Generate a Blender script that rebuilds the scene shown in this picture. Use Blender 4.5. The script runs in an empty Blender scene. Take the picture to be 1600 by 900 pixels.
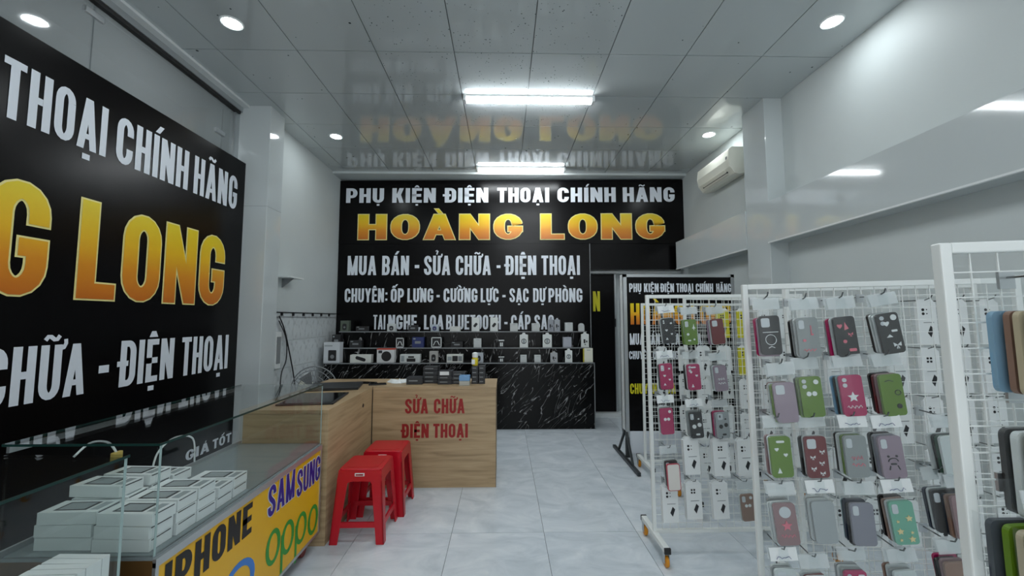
import bpy, math, random, unicodedata
from mathutils import Vector, Matrix
random.seed(7)
sc = bpy.context.scene
COL = sc.collection
PI = math.pi

# ------------------------------------------------------------------ camera
F, VX, VY, CH = 640.0, 787.0, 498.0, 1.42
pitch = math.atan((VY-450)/F)
yaw = math.atan((800-VX)/F*math.cos(pitch))
fw = Vector((math.sin(yaw)*math.cos(pitch), math.cos(yaw)*math.cos(pitch), math.sin(pitch)))
rt = Vector((math.cos(yaw), -math.sin(yaw), 0)); up = rt.cross(fw)
cd = bpy.data.cameras.new('camera'); cam = bpy.data.objects.new('camera', cd); COL.objects.link(cam)
cd.sensor_width = 36; cd.lens = F/1600*36; cd.clip_start = .02
cam.matrix_world = Matrix.Translation((0, 0, CH)) @ Matrix((rt, up, -fw)).transposed().to_4x4()
sc.camera = cam

# ------------------------------------------------------------------ world, exposure, render depth
w = bpy.data.worlds.new('world'); sc.world = w; w.use_nodes = True
bg = w.node_tree.nodes['Background']; bg.inputs[0].default_value = (.92, .97, 1, 1); bg.inputs[1].default_value = 1.0
sc.view_settings.view_transform = 'Standard'; sc.view_settings.look = 'None'
sc.view_settings.gamma = 1; sc.view_settings.use_curve_mapping = False
sc.view_settings.exposure = 0.42
sc.cycles.transparent_max_bounces = 40; sc.cycles.max_bounces = 10
sc.cycles.sample_clamp_indirect = 6
TUBE_E, DOWN_E = 38.0, 92.0

def ray(x, y): return fw + rt*((x-800)/F) - up*((y-450)/F)
def aY(x, y, Y): d = ray(x, y); return Vector((0, 0, CH)) + d*(Y/d.y)
def aX(x, y, X): d = ray(x, y); return Vector((0, 0, CH)) + d*(X/d.x)
def aZ(x, y, Z): d = ray(x, y); return Vector((0, 0, CH)) + d*((Z-CH)/d.z)

# ------------------------------------------------------------------ materials
def lin(c): return tuple((v/255/12.92 if v/255 <= .04045 else ((v/255+.055)/1.055)**2.4) for v in c)
MATS = {}
def mat(name, rgb, rough=.5, metal=0, spec=.5, emit=0, coat=0, bump=0, bscale=40, var=0, vscale=6):
    if name in MATS: return MATS[name]
    m = bpy.data.materials.new(name); m.use_nodes = True; nt = m.node_tree
    p = nt.nodes['Principled BSDF']; c = lin(rgb)
    p.inputs['Base Color'].default_value = (*c, 1); p.inputs['Roughness'].default_value = rough
    p.inputs['Metallic'].default_value = metal; p.inputs['Specular IOR Level'].default_value = spec
    p.inputs['Coat Weight'].default_value = coat
    if emit:
        p.inputs['Emission Color'].default_value = (*c, 1); p.inputs['Emission Strength'].default_value = emit
    if var or bump:
        tc = nt.nodes.new('ShaderNodeTexCoord')
        if var:
            n = nt.nodes.new('ShaderNodeTexNoise'); n.inputs['Scale'].default_value = vscale; n.inputs['Detail'].default_value = 5
            r = nt.nodes.new('ShaderNodeValToRGB'); nt.links.new(tc.outputs['Object'], n.inputs['Vector'])
            r.color_ramp.elements[0].position = .3; r.color_ramp.elements[1].position = .7
            r.color_ramp.elements[0].color = (*[v*(1-var) for v in c], 1); r.color_ramp.elements[1].color = (*[min(1, v*(1+var)) for v in c], 1)
            nt.links.new(n.outputs['Fac'], r.inputs['Fac']); nt.links.new(r.outputs['Color'], p.inputs['Base Color'])
        if bump:
            n = nt.nodes.new('ShaderNodeTexNoise'); n.inputs['Scale'].default_value = bscale
            b = nt.nodes.new('ShaderNodeBump'); b.inputs['Strength'].default_value = bump; b.inputs['Distance'].default_value = .01
            nt.links.new(tc.outputs['Object'], n.inputs['Vector']); nt.links.new(n.outputs['Fac'], b.inputs['Height']); nt.links.new(b.outputs['Normal'], p.inputs['Normal'])
    MATS[name] = m; return m
def nodes_mat(name):
    m = bpy.data.materials.new(name); m.use_nodes = True; MATS[name] = m
    return m, m.node_tree, m.node_tree.nodes['Principled BSDF']
def ramp(nt, stops):
    r = nt.nodes.new('ShaderNodeValToRGB'); e = r.color_ramp.elements
    while len(e) < len(stops): e.new(.5)
    for k, (p, c) in enumerate(stops): e[k].position = p; e[k].color = (*c, 1)
    return r
def film(name, tint, base, gloss_rough, white=0.0):
    """thin clear sheet: transparent, with a Fresnel-weighted gloss and a little milky white"""
    m, nt, p = nodes_mat(name); nt.nodes.remove(p); out = nt.nodes['Material Output']
    t = nt.nodes.new('ShaderNodeBsdfTransparent'); t.inputs[0].default_value = (*tint, 1)
    d = nt.nodes.new('ShaderNodeBsdfDiffuse'); d.inputs[0].default_value = (.8, .83, .84, 1)
    g = nt.nodes.new('ShaderNodeBsdfGlossy'); g.inputs['Roughness'].default_value = gloss_rough
    a = nt.nodes.new('ShaderNodeMixShader'); a.inputs[0].default_value = white
    nt.links.new(t.outputs[0], a.inputs[1]); nt.links.new(d.outputs[0], a.inputs[2])
    lw_ = nt.nodes.new('ShaderNodeLayerWeight'); lw_.inputs[0].default_value = .5
    pw = nt.nodes.new('ShaderNodeMath'); pw.operation = 'POWER'; pw.inputs[1].default_value = 5; nt.links.new(lw_.outputs['Facing'], pw.inputs[0])
    f = nt.nodes.new('ShaderNodeMath'); f.operation = 'MULTIPLY_ADD'; f0 = ((base-1)/(base+1))**2; f.inputs[1].default_value = 1-f0; f.inputs[2].default_value = f0; nt.links.new(pw.outputs[0], f.inputs[0])
    b = nt.nodes.new('ShaderNodeMixShader'); nt.links.new(f.outputs[0], b.inputs[0])
    nt.links.new(a.outputs[0], b.inputs[1]); nt.links.new(g.outputs[0], b.inputs[2]); nt.links.new(b.outputs[0], out.inputs[0])
    return m
def marble(name, dense=1.0):
    m, nt, p = nodes_mat(name)
    tc = nt.nodes.new('ShaderNodeTexCoord')
    def vein(rot, scl, scale, dist, w0, lo):
        mp = nt.nodes.new('ShaderNodeMapping'); mp.vector_type = 'TEXTURE'; mp.inputs['Rotation'].default_value = (0, rot, 0); mp.inputs['Scale'].default_value = scl
        nt.links.new(tc.outputs['Object'], mp.inputs[0])
        n = nt.nodes.new('ShaderNodeTexNoise'); n.inputs['Scale'].default_value = scale; n.inputs['Detail'].default_value = 2; n.inputs['Distortion'].default_value = dist
        nt.links.new(mp.outputs[0], n.inputs['Vector'])
        s = nt.nodes.new('ShaderNodeMath'); s.operation = 'SUBTRACT'; s.inputs[1].default_value = .5; nt.links.new(n.outputs['Fac'], s.inputs[0])
        a = nt.nodes.new('ShaderNodeMath'); a.operation = 'ABSOLUTE'; nt.links.new(s.outputs[0], a.inputs[0])
        r = ramp(nt, [(0, (1, 1, 1)), (w0, (0, 0, 0))]); nt.links.new(a.outputs[0], r.inputs[0])
        k = nt.nodes.new('ShaderNodeTexNoise'); k.inputs['Scale'].default_value = 5; nt.links.new(mp.outputs[0], k.inputs['Vector'])
        kr = ramp(nt, [(lo, (0, 0, 0)), (lo+.12, (1, 1, 1))]); nt.links.new(k.outputs['Fac'], kr.inputs[0])
        mu = nt.nodes.new('ShaderNodeMath'); mu.operation = 'MULTIPLY'; nt.links.new(r.outputs[0], mu.inputs[0]); nt.links.new(kr.outputs[0], mu.inputs[1])
        return mu
    if dense == 1: v1 = vein(-.75, (1.3, 1, .2), 3.0, .4, .008, .45); v2 = vein(-1.1, (1.3, 1, .3), 2.4, .6, .006, .47)
    else: v1 = vein(.25, (.3, 1, 1), 2.2, .8, .014, .5); v2 = vein(-.2, (.25, 1, 1), 2, .6, .008, .52)
    ad = nt.nodes.new('ShaderNodeMath'); ad.operation = 'MAXIMUM'; nt.links.new(v1.outputs[0], ad.inputs[0]); nt.links.new(v2.outputs[0], ad.inputs[1])
    fr = ramp(nt, [(0, (.002, .002, .002)), (1, (.42, .42, .42))]); nt.links.new(ad.outputs[0], fr.inputs[0])
    nt.links.new(fr.outputs[0], p.inputs['Base Color']); p.inputs['Roughness'].default_value = .2; p.inputs['Specular IOR Level'].default_value = .2
    return m
def wood(name):
    m, nt, p = nodes_mat(name)
    tc = nt.nodes.new('ShaderNodeTexCoord'); mp = nt.nodes.new('ShaderNodeMapping'); mp.inputs['Scale'].default_value = (1.2, 1.2, 16)
    nt.links.new(tc.outputs['Object'], mp.inputs[0])
    n = nt.nodes.new('ShaderNodeTexNoise'); n.inputs['Scale'].default_value = 2.2; n.inputs['Detail'].default_value = 8; n.inputs['Distortion'].default_value = .5
    nt.links.new(mp.outputs[0], n.inputs['Vector'])
    r = ramp(nt, [(.22, lin((136, 114, 84))), (.5, lin((172, 147, 112))), (.78, lin((186, 162, 128)))])
    nt.links.new(n.outputs['Fac'], r.inputs[0]); nt.links.new(r.outputs[0], p.inputs['Base Color']); p.inputs['Roughness'].default_value = .42
    return m
def gold(name, v0, v1):
    m, nt, p = nodes_mat(name)        # printed yellow to orange gradient over the letter height
    tc = nt.nodes.new('ShaderNodeTexCoord'); s = nt.nodes.new('ShaderNodeSeparateXYZ')
    nt.links.new(tc.outputs['Object'], s.inputs[0]); mr = nt.nodes.new('ShaderNodeMapRange'); mr.inputs[1].default_value = v0; mr.inputs[2].default_value = v1
    r = ramp(nt, [(0, lin((196, 104, 20))), (.35, lin((222, 142, 20))), (.62, lin((236, 184, 12))), (1, lin((232, 208, 20)))])
    nt.links.new(s.outputs['Z'], mr.inputs[0]); nt.links.new(mr.outputs[0], r.inputs[0]); nt.links.new(r.outputs[0], p.inputs['Base Color']); p.inputs['Roughness'].default_value = .35
    return m
def tilefloor(name):
    m, nt, p = nodes_mat(name)
    tc = nt.nodes.new('ShaderNodeTexCoord'); oi = nt.nodes.new('ShaderNodeObjectInfo')
    mp = nt.nodes.new('ShaderNodeMapping'); mp.inputs['Scale'].default_value = (1, 1.6, 1)
    cb = nt.nodes.new('ShaderNodeCombineXYZ'); ml = nt.nodes.new('ShaderNodeMath'); ml.operation = 'MULTIPLY'; ml.inputs[1].default_value = 30
    nt.links.new(oi.outputs['Random'], ml.inputs[0]); nt.links.new(ml.outputs[0], cb.inputs[2])
    nt.links.new(tc.outputs['Object'], mp.inputs[0]); nt.links.new(cb.outputs[0], mp.inputs['Location'])
    n = nt.nodes.new('ShaderNodeTexNoise'); n.inputs['Scale'].default_value = 3.2; n.inputs['Detail'].default_value = 9; n.inputs['Roughness'].default_value = .62; n.inputs['Distortion'].default_value = .9
    nt.links.new(mp.outputs[0], n.inputs['Vector'])
    r = ramp(nt, [(.3, lin((190, 200, 208))), (.5, lin((209, 217, 224))), (.7, lin((226, 232, 237)))])
    nt.links.new(n.outputs['Fac'], r.inputs[0]); nt.links.new(r.outputs[0], p.inputs['Base Color'])
    p.inputs['Roughness'].default_value = .17; p.inputs['Specular IOR Level'].default_value = .4
    return m
def ceiltile(name, dirty):
    m, nt, p = nodes_mat(name); c = lin((192, 199, 200))
    p.inputs['Roughness'].default_value = .07; p.inputs['Specular IOR Level'].default_value = .8
    tc = nt.nodes.new('ShaderNodeTexCoord'); oi = nt.nodes.new('ShaderNodeObjectInfo')
    va = nt.nodes.new('ShaderNodeVectorMath'); nt.links.new(tc.outputs['Object'], va.inputs[0])
    cb = nt.nodes.new('ShaderNodeCombineXYZ'); ml = nt.nodes.new('ShaderNodeMath'); ml.operation = 'MULTIPLY'; ml.inputs[1].default_value = 50
    nt.links.new(oi.outputs['Random'], ml.inputs[0]); nt.links.new(ml.outputs[0], cb.inputs[0]); nt.links.new(ml.outputs[0], cb.inputs[1]); nt.links.new(cb.outputs[0], va.inputs[1])
    v = nt.nodes.new('ShaderNodeTexVoronoi'); v.inputs['Scale'].default_value = 34 if dirty else 11; nt.links.new(va.outputs[0], v.inputs['Vector'])
    k = nt.nodes.new('ShaderNodeTexNoise'); k.inputs['Scale'].default_value = 7; nt.links.new(va.outputs[0], k.inputs['Vector'])
    mm = nt.nodes.new('ShaderNodeMath'); mm.operation = 'MULTIPLY_ADD'; mm.inputs[1].default_value = -.5; mm.inputs[2].default_value = .35 if dirty else .29
    nt.links.new(k.outputs['Fac'], mm.inputs[0])
    ls = nt.nodes.new('ShaderNodeMath'); ls.operation = 'LESS_THAN'; nt.links.new(v.outputs['Distance'], ls.inputs[0]); nt.links.new(mm.outputs[0], ls.inputs[1])
    x = nt.nodes.new('ShaderNodeMix'); x.data_type = 'RGBA'; x.inputs['A'].default_value = (*c, 1); x.inputs['B'].default_value = (.05, .06, .06, 1)
    nt.links.new(ls.outputs[0], x.inputs['Factor']); nt.links.new(x.outputs['Result'], p.inputs['Base Color'])
    return m
def walltile(name):
    m, nt, p = nodes_mat(name)
    tc = nt.nodes.new('ShaderNodeTexCoord'); mp = nt.nodes.new('ShaderNodeMapping'); mp.inputs['Scale'].default_value = (1, 1.6, .8); nt.links.new(tc.outputs['Object'], mp.inputs[0])
    v = nt.nodes.new('ShaderNodeTexNoise'); v.inputs['Scale'].default_value = 17; v.inputs['Detail'].default_value = 1; nt.links.new(mp.outputs[0], v.inputs['Vector'])
    r = ramp(nt, [(.56, lin((206, 212, 214))), (.72, lin((182, 188, 190)))]); nt.links.new(v.outputs['Fac'], r.inputs[0])
    nt.links.new(r.outputs[0], p.inputs['Base Color']); p.inputs['Roughness'].default_value = .25
    return m

WALL = mat('wall_paint', (198, 205, 205), .55, var=.02, vscale=2)
GLOSSWALL = mat('gloss_panel', (192, 199, 200), .07, spec=.5)
BLACK = mat('sign_black', (7, 6, 7), .24, spec=.16)
LETTER = mat('letter_white', (222, 228, 236), .4)
YEL = mat('letter_yellow', (214, 206, 30), .4)
OUTL = mat('letter_rim', (238, 226, 150), .4)
RED = mat('letter_red', (146, 16, 14), .5)
MARB = marble('black_marble'); MARB2 = marble('black_marble_riser', .3); WOOD = wood('oak_laminate')
FLOOR = tilefloor('floor_porcelain'); GROUT = mat('grout', (96, 104, 108), .8)
CT, CTD = ceiltile('ceiling_panel', False), ceiltile('ceiling_panel_specked', True)
CGRID = mat('ceiling_bar', (150, 156, 156), .4)
WTILE = walltile('wall_tile_print')
STEEL = mat('brushed_aluminium', (190, 194, 196), .3, metal=.8)
DSTEEL = mat('dark_metal', (62, 66, 68), .4, metal=.6)
CHROME = mat('chrome_wire', (120, 122, 122), .25, metal=1)
RACKW = mat('white_powder_coat', (228, 232, 230), .35)
REDP = mat('red_plastic', (184, 12, 32), .28, spec=.5)
GLASS = film('showcase_glass', (.965, .982, .978), 1.5, .015)
WGLASS = film('partition_glass', (.85, .89, .89), 1.75, .05, .25)
GEDGE = mat('glass_edge', (24, 52, 48), .15)
GEDGEL = mat('glass_edge_pale', (150, 172, 170), .15)
BAG = film('clear_film', (.95, .97, .97), 1.4, .16, .055)
HFILM = film('header_film', (.95, .97, .97), 1.4, .2, .36)
YPAN = mat('yellow_panel', (222, 170, 18), .35)
WHITE = mat('white_card', (226, 230, 230), .5)
GREYP = mat('grey_print', (150, 158, 160), .5)
INK = mat('black_ink', (22, 22, 24), .5)
BLUEINK = mat('blue_ink', (40, 48, 110), .5)
NAVY = mat('navy_print', (40, 24, 128), .4)
GREENP = mat('green_print', (34, 140, 46), .4)
BLUEP = mat('blue_print', (52, 118, 196), .4)
BLKP = mat('black_plastic', (20, 21, 23), .35)
DKBOX = mat('dark_box', (30, 32, 36), .4)
ORANGE = mat('orange_wheel', (214, 140, 24), .4)
RUBBER = mat('black_rubber', (28, 28, 28), .6)
BROWN = mat('brown_trim', (92, 66, 34), .4)
CREAM = mat('cream_plastic', (222, 222, 210), .35)
GREY = mat('grey_body', (128, 132, 134), .4)
LED = mat('lamp_diffuser', (246, 252, 255), .5, emit=TUBE_E)
LEDD = mat('downlight_diffuser', (244, 252, 255), .5, emit=DOWN_E)
LAMPB = mat('lamp_housing', (220, 224, 224), .4)

# ------------------------------------------------------------------ mesh builder
class MB:
    def __init__(s): s.v = []; s.f = []
    def add(s, vs, fs):
        o = len(s.v); s.v += [tuple(v) for v in vs]; s.f += [tuple(i+o for i in f) for f in fs]; return s
    def box(s, x0, x1, y0, y1, z0, z1):
        return s.add([(x0,y0,z0),(x1,y0,z0),(x1,y1,z0),(x0,y1,z0),(x0,y0,z1),(x1,y0,z1),(x1,y1,z1),(x0,y1,z1)],
                     [(0,3,2,1),(4,5,6,7),(0,1,5,4),(1,2,6,5),(2,3,7,6),(3,0,4,7)])
    def hexa(s, a, b):      # two quads a (bottom) and b (top) joined
        return s.add(list(a)+list(b), [(3,2,1,0),(4,5,6,7),(0,1,5,4),(1,2,6,5),(2,3,7,6),(3,0,4,7)])
    def prism(s, pts, d0, d1, ax='y'):
        n = len(pts)
        def P(u, v, d): return (u, d, v) if ax == 'y' else ((d, u, v) if ax == 'x' else (u, v, d))
        return s.add([P(u, v, d0) for u, v in pts]+[P(u, v, d1) for u, v in pts],
                     [tuple(range(n)), tuple(range(2*n-1, n-1, -1))]+[(i, i+n, (i+1) % n+n, (i+1) % n) for i in range(n)])
    def tube(s, path, r, n=6, cap=True):
        path = [Vector(p) for p in path]; rings = []
        for i, p in enumerate(path):
            d = (path[min(i+1, len(path)-1)]-path[max(i-1, 0)]).normalized()
            a = d.cross(Vector((0, 0, 1)))
            if a.length < .1: a = d.cross(Vector((1, 0, 0)))
            a.normalize(); b = d.cross(a)
            rr = r[i] if isinstance(r, (list, tuple)) else r
            rings.append([p+(a*math.cos(2*PI*k/n+PI/4)+b*math.sin(2*PI*k/n+PI/4))*rr for k in range(n)])
        vs = [v for q in rings for v in q]; fs = []
        for i in range(len(path)-1):
            for k in range(n): fs.append((i*n+k, i*n+(k+1) % n, (i+1)*n+(k+1) % n, (i+1)*n+k))
        if cap: fs += [tuple(range(n-1, -1, -1)), tuple(range((len(path)-1)*n, len(path)*n))]
        return s.add(vs, fs)
    def lathe(s, prof, c=(0, 0, 0), n=20, ax='z'):
        vs = []; fs = []; m = len(prof)
        for k in range(n):
            a = 2*PI*k/n
            for r, h in prof:
                p = (r*math.cos(a), r*math.sin(a), h)
                if ax == 'y': p = (p[0], h, p[1])
                if ax == 'x': p = (h, p[0], p[1])
                vs.append((p[0]+c[0], p[1]+c[1], p[2]+c[2]))
        for k in range(n):
            for i in range(m-1): fs.append((k*m+i, ((k+1) % n)*m+i, ((k+1) % n)*m+i+1, k*m+i+1))
        return s.add(vs, fs)
    def mesh(s, name, m):
        me = bpy.data.meshes.new(name); me.from_pydata(s.v, [], s.f); me.update()
        if m: me.materials.append(m)
        return me
    def build(s, name, m, parent=None, smooth=False, bevel=0, loc=None):
        o = bpy.data.objects.new(name, s.mesh(name, m)); COL.objects.link(o)
        if parent: o.parent = parent
        if loc: o.location = loc
        if smooth:
            for p in o.data.polygons: p.use_smooth = True
            try: o.data.set_sharp_from_angle(angle=.7)
            except Exception: pass
        if bevel:
            b = o.modifiers.new('bevel', 'BEVEL'); b.width = bevel; b.segments = 2; b.limit_method = 'ANGLE'; b.angle_limit = .6
        return o
def bx(*a): return MB().box(*a)
def use(me, name, m=None, parent=None, loc=None, rot=None):
    o = bpy.data.objects.new(name, me); COL.objects.link(o)
    if parent: o.parent = parent
    if loc: o.location = loc
    if rot: o.rotation_euler = rot
    if m: o.material_slots[0].link = 'OBJECT'; o.material_slots[0].material = m
    return o
def tag(o, label=None, cat=None, group=None, kind=None):
    if label: o['label'] = label
    if cat: o['category'] = cat
    if group: o['group'] = group
    if kind: o['kind'] = kind
    return o
def thing(name, label, cat, loc=(0, 0, 0), rz=0, group=None):
    o = bpy.data.objects.new(name, None); COL.objects.link(o); o.location = loc; o.rotation_euler = (0, 0, rz); o.empty_display_size = .1
    return tag(o, label, cat, group)
def struct(o, label=None): return tag(o, label, None, None, 'structure')
def rrect(w_, h, r, n=4, cx=0, cy=0):
    pts = []
    for sx, sy, a0 in ((1, 1, 0), (-1, 1, 90), (-1, -1, 180), (1, -1, 270)):
        for k in range(n+1):
            a = math.radians(a0+90*k/n); pts.append((cx+sx*(w_/2-r)+r*math.cos(a), cy+sy*(h/2-r)+r*math.sin(a)))
    return pts
def circ(r, n=12, cx=0, cy=0): return [(cx+r*math.cos(2*PI*k/n), cy+r*math.sin(2*PI*k/n)) for k in range(n)]

# ------------------------------------------------------------------ block lettering
class Glyphs:
    """condensed block capitals drawn as strips; W letter width, tv/th stem and bar weight, cap height 1, e = extra rim"""
    def __init__(s, W, tr, e=0):
        s.W = W; s.tv = tr*W; s.th = min(s.tv, .2)*.92; s.e = e; s.q = []; s.k = []; s.n = 0
    K = {'I': None, 'M': 1.32, 'E': .86, 'L': .82, 'T': .92, '-': .55, ' ': .5, ':': .4, ',': .4, 'A': 1.1, 'Y': 1.06, 'N': 1.05}
    def width(s, ch):
        if ch == 'I': return s.tv
        return s.K.get(ch, 1.0)*s.W
    def bar(s, x0, x1, y0, y1):
        s.n += 1; s.k.append(s.n); e = s.e; s.q.append([(x0-e, y0-e), (x1+e, y0-e), (x1+e, y1+e), (x0-e, y1+e)])
    def para(s, xa, ya, xb, yb, wd):     # slanted stroke with level ends; xa, xb left x at ya, yb
        s.n += 1; s.k.append(s.n); e = s.e
        if ya > yb: xa, ya, xb, yb = xb, yb, xa, ya
        k = (xb-xa)/(yb-ya); xa -= k*e; xb += k*e
        s.q.append([(xa-e, ya-e), (xa+wd+e, ya-e), (xb+wd+e, yb+e), (xb-e, yb+e)])
    def strip(s, pts, hx=None, hy=None):
        hx = (hx or s.tv/2)+s.e; hy = (hy or s.th/2)+s.e; L = []; R = []; n = len(pts); closed = pts[0] == pts[-1]
        for i, p in enumerate(pts):
            a = pts[i-1] if i else (pts[-2] if closed else p); b = pts[i+1] if i < n-1 else (pts[1] if closed else p)
            dx, dy = b[0]-a[0], b[1]-a[1]; l = math.hypot(dx, dy) or 1; nx, ny = -dy/l, dx/l
            q = p
            if s.e and not closed and i in (0, n-1):
                sg = -1 if i == 0 else 1; q = (p[0]+sg*dx/l*s.e, p[1]+sg*dy/l*s.e)
            L.append((q[0]+nx*hx, q[1]+ny*hy)); R.append((q[0]-nx*hx, q[1]-ny*hy))
        s.n += 1; s.k += [s.n]*(n-1)
        for i in range(n-1): s.q.append([L[i], R[i], R[i+1], L[i+1]])
    def arc(s, cx, cy, rx, ry, a0, a1, n=9):
        return [(cx+rx*math.cos(math.radians(a0+(a1-a0)*k/n)), cy+ry*math.sin(math.radians(a0+(a1-a0)*k/n))) for k in range(n+1)]
    def glyph(s, ch, x):
        w_ = s.width(ch); tv, th = s.tv, s.th; q0 = len(s.q)
        l, r, m = x+tv/2, x+w_-tv/2, x+w_/2; rx = (w_-tv)/2; ry = min(.5-th/2, max(.2, rx*.95)); T, B = 1-th/2, th/2
        V = lambda xx, a=0, b=1: s.bar(xx, xx+tv, a, b)
        Hh = lambda yy, a, b: s.bar(a, b, yy, yy+th)
        if ch in 'ILHETNMPBDĐKR': V(x)
        if ch in 'HNM': V(x+w_-tv)
        if ch == 'T': s.q.pop(); s.k.pop(); V(m-tv/2); Hh(1-th, x, x+w_)
        elif ch == 'L': Hh(0, x, x+w_)
        elif ch == 'E': Hh(0, x, x+w_); Hh(1-th, x, x+w_); Hh(.5-th/2, x, x+w_*.93)
        elif ch == 'H': Hh(.5-th/2, x+tv, x+w_-tv)
        elif ch == 'N': s.para(x+w_-tv*1.04, 0, x+tv*.04, 1, tv)
        elif ch == 'M': s.para(m-tv*.42, 0, x, 1, tv*.9); s.para(m-tv*.48, 0, x+w_-tv*.9, 1, tv*.9)
        elif ch in 'AV':
            d = tv*.98
            if ch == 'A': s.para(x, 0, m-d*.56, 1, d); s.para(x+w_-d, 0, m-d*.44, 1, d); s.bar(x+w_*.24, x+w_*.76, .2, .2+th*.85)
            else: s.para(m-d*.56, 0, x, 1, d); s.para(m-d*.44, 0, x+w_-d, 1, d)
        elif ch == 'Y': s.bar(m-tv/2, m+tv/2, 0, .46); s.para(m-tv/2, .4, x, 1, tv*.96); s.para(m-tv/2, .4, x+w_-tv, 1, tv*.96)
        elif ch == 'X': s.para(x, 0, x+w_-tv, 1, tv); s.para(x+w_-tv, 0, x, 1, tv)
        elif ch == 'K': s.para(x+tv*.75, .36, x+w_-tv, 1, tv); s.para(x+w_-tv, 0, x+tv*.9, .62, tv)
        elif ch == 'O': s.strip(s.arc(m, 1-th/2-ry, rx, ry, 0, 180)+s.arc(m, th/2+ry, rx, ry, 180, 360)+[(r, 1-th/2-ry)])
        elif ch == 'U': s.strip([(l, 1)]+s.arc(m, th/2+ry, rx, ry, 180, 360)+[(r, 1)])
        elif ch in 'CG':
            s.strip([(r, .64)]+s.arc(m, 1-th/2-ry, rx, ry, 0, 180)+s.arc(m, th/2+ry, rx, ry, 180, 360)+[(r, .36 if ch == 'C' else .5)])
            if ch == 'G': s.bar(m, x+w_, .5-th, .5+th*.05)
        elif ch in 'DĐ':
            s.strip([(x+tv*.5, T)]+s.arc(x+w_-tv/2-rx, T-ry, rx, ry, 90, 0)+s.arc(x+w_-tv/2-rx, B+ry, rx, ry, 0, -90)+[(x+tv*.5, B)])
            if ch == 'Đ': s.bar(x-tv*.45, x+w_*.52, .5-th*.42, .5+th*.42)
        elif ch in 'PRB':
            lo = .42 if ch != 'B' else .5; c = (T+lo)/2+.0; h2 = (T-lo)/2
            s.strip([(x+tv*.5, T)]+s.arc(x+w_-tv/2-rx*.9, c, rx*.9, h2, 90, -90)+[(x+tv*.5, lo)])
            if ch == 'R': s.para(x+w_-tv, 0, x+w_*.45, .42, tv)
            if ch == 'B': s.strip([(x+tv*.5, lo)]+s.arc(x+w_-tv/2-rx*.9, (lo+B)/2, rx*.9, (lo-B)/2, 90, -90)+[(x+tv*.5, B)])
        elif ch == 'S':
            y1, y0 = 1-th/2-ry*.9, th/2+ry*.9
            p = [(r, .68)]+s.arc(m, y1, rx, ry*.9, 0, 180)
            for k in range(1, 8):
                t = k/8; c0, c1 = (l, y1-.22), (r, y0+.22); a, b = (l, y1), (r, y0)
                p.append(tuple((1-t)**3*a[i]+3*(1-t)**2*t*c0[i]+3*(1-t)*t*t*c1[i]+t**3*b[i] for i in (0, 1)))
            s.strip(p+s.arc(m, y0, rx, ry*.9, 0, -180)+[(l, .32)])
        elif ch == '-': s.bar(x, x+w_, .36, .36+th*1.1)
        elif ch == ':': s.bar(x+tv*.2, x+tv*1.1, .12, .12+th); s.bar(x+tv*.2, x+tv*1.1, .56, .56+th)
        elif ch == ',': s.bar(x, x+tv, 0, th); s.para(x, -.16, x+tv*.3, 0, tv*.5)
    def mark(s, mk, x, w_, base):
        m = x+w_/2; tv, th = s.tv, s.th; u = min(s.W*.42, .24); t = min(tv, .16)
        if mk == '\u0301':
            dx = u*.5 if base == 2 else 0
            s.para(m-t*.3+dx, 1.06+(.08 if base == 2 else 0), m+t*.5+dx, 1.24+(.06 if base == 2 else 0), t*.8)
        elif mk == '\u0300': s.para(m-t*.2, 1.05, m-t*1.1, 1.22, t*.9)
        elif mk == '\u0302': s.para(m-u*.75, 1.05, m-t*.4, 1.19, t*.8); s.para(m+u*.75-t*.8, 1.05, m-t*.4, 1.19, t*.8)
        elif mk == '\u0303': s.strip([(m-u*.8, 1.09), (m-u*.5, 1.155), (m-u*.2, 1.15), (m+u*.2, 1.1), (m+u*.5, 1.1), (m+u*.8, 1.17)], .035, .04)
        elif mk == '\u0309': s.strip([(m-u*.35, 1.23), (m, 1.27), (m+u*.32, 1.22), (m+u*.1, 1.15), (m, 1.06)], .035, .03)
        elif mk == '\u031b': s.strip([(x+w_-tv*.4, .93), (x+w_+tv*.2, .95), (x+w_+tv*.42, 1.02), (x+w_+tv*.36, 1.1)], tv*.25, .045)
        elif mk == '\u0323': s.bar(m-t*.55, m+t*.55, -.2, -.2+min(.11, t*1.1))
    def word(s, text, x=0):
        for ch in text:
            if ch == 'Đ': b, ms = 'Đ', []
            else:
                d = unicodedata.normalize('NFD', ch); b, ms = d[0], list(d[1:])
            wd = s.width(b); s.glyph(b, x)
            for k in ms: s.mark(k, x, wd, 2 if (k == '\u0301' and '\u0302' in ms) else 1)
            x += wd+s.W*.17
        return x-s.W*.17
def unit_width(text, tr):
    g = Glyphs(1, tr); t = 0
    for ch in text:
        b = 'Đ' if ch == 'Đ' else unicodedata.normalize('NFD', ch)[0]; t += g.width(b)+.17
    return t-.17
def lettering(name, words, mapper, m, parent, tr=.34, rim=0, lift=0):
    """words: (text, u0, u1, v0, v1); mapper(u, v, lift) -> xyz"""
    for text, u0, u1, v0, v1 in words:
        mb = MB(); h = v1-v0; W = (u1-u0)/h/unit_width(text, tr)
        g = Glyphs(W, tr, rim); g.word(text)
        for q, k in zip(g.q, g.k):
            mb.add([mapper(u0+a*h, v0+b*h, lift+.00035*(k % 3)) for a, b in q], [(0, 1, 2, 3)])
        mb.build(name, m, parent)

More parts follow.
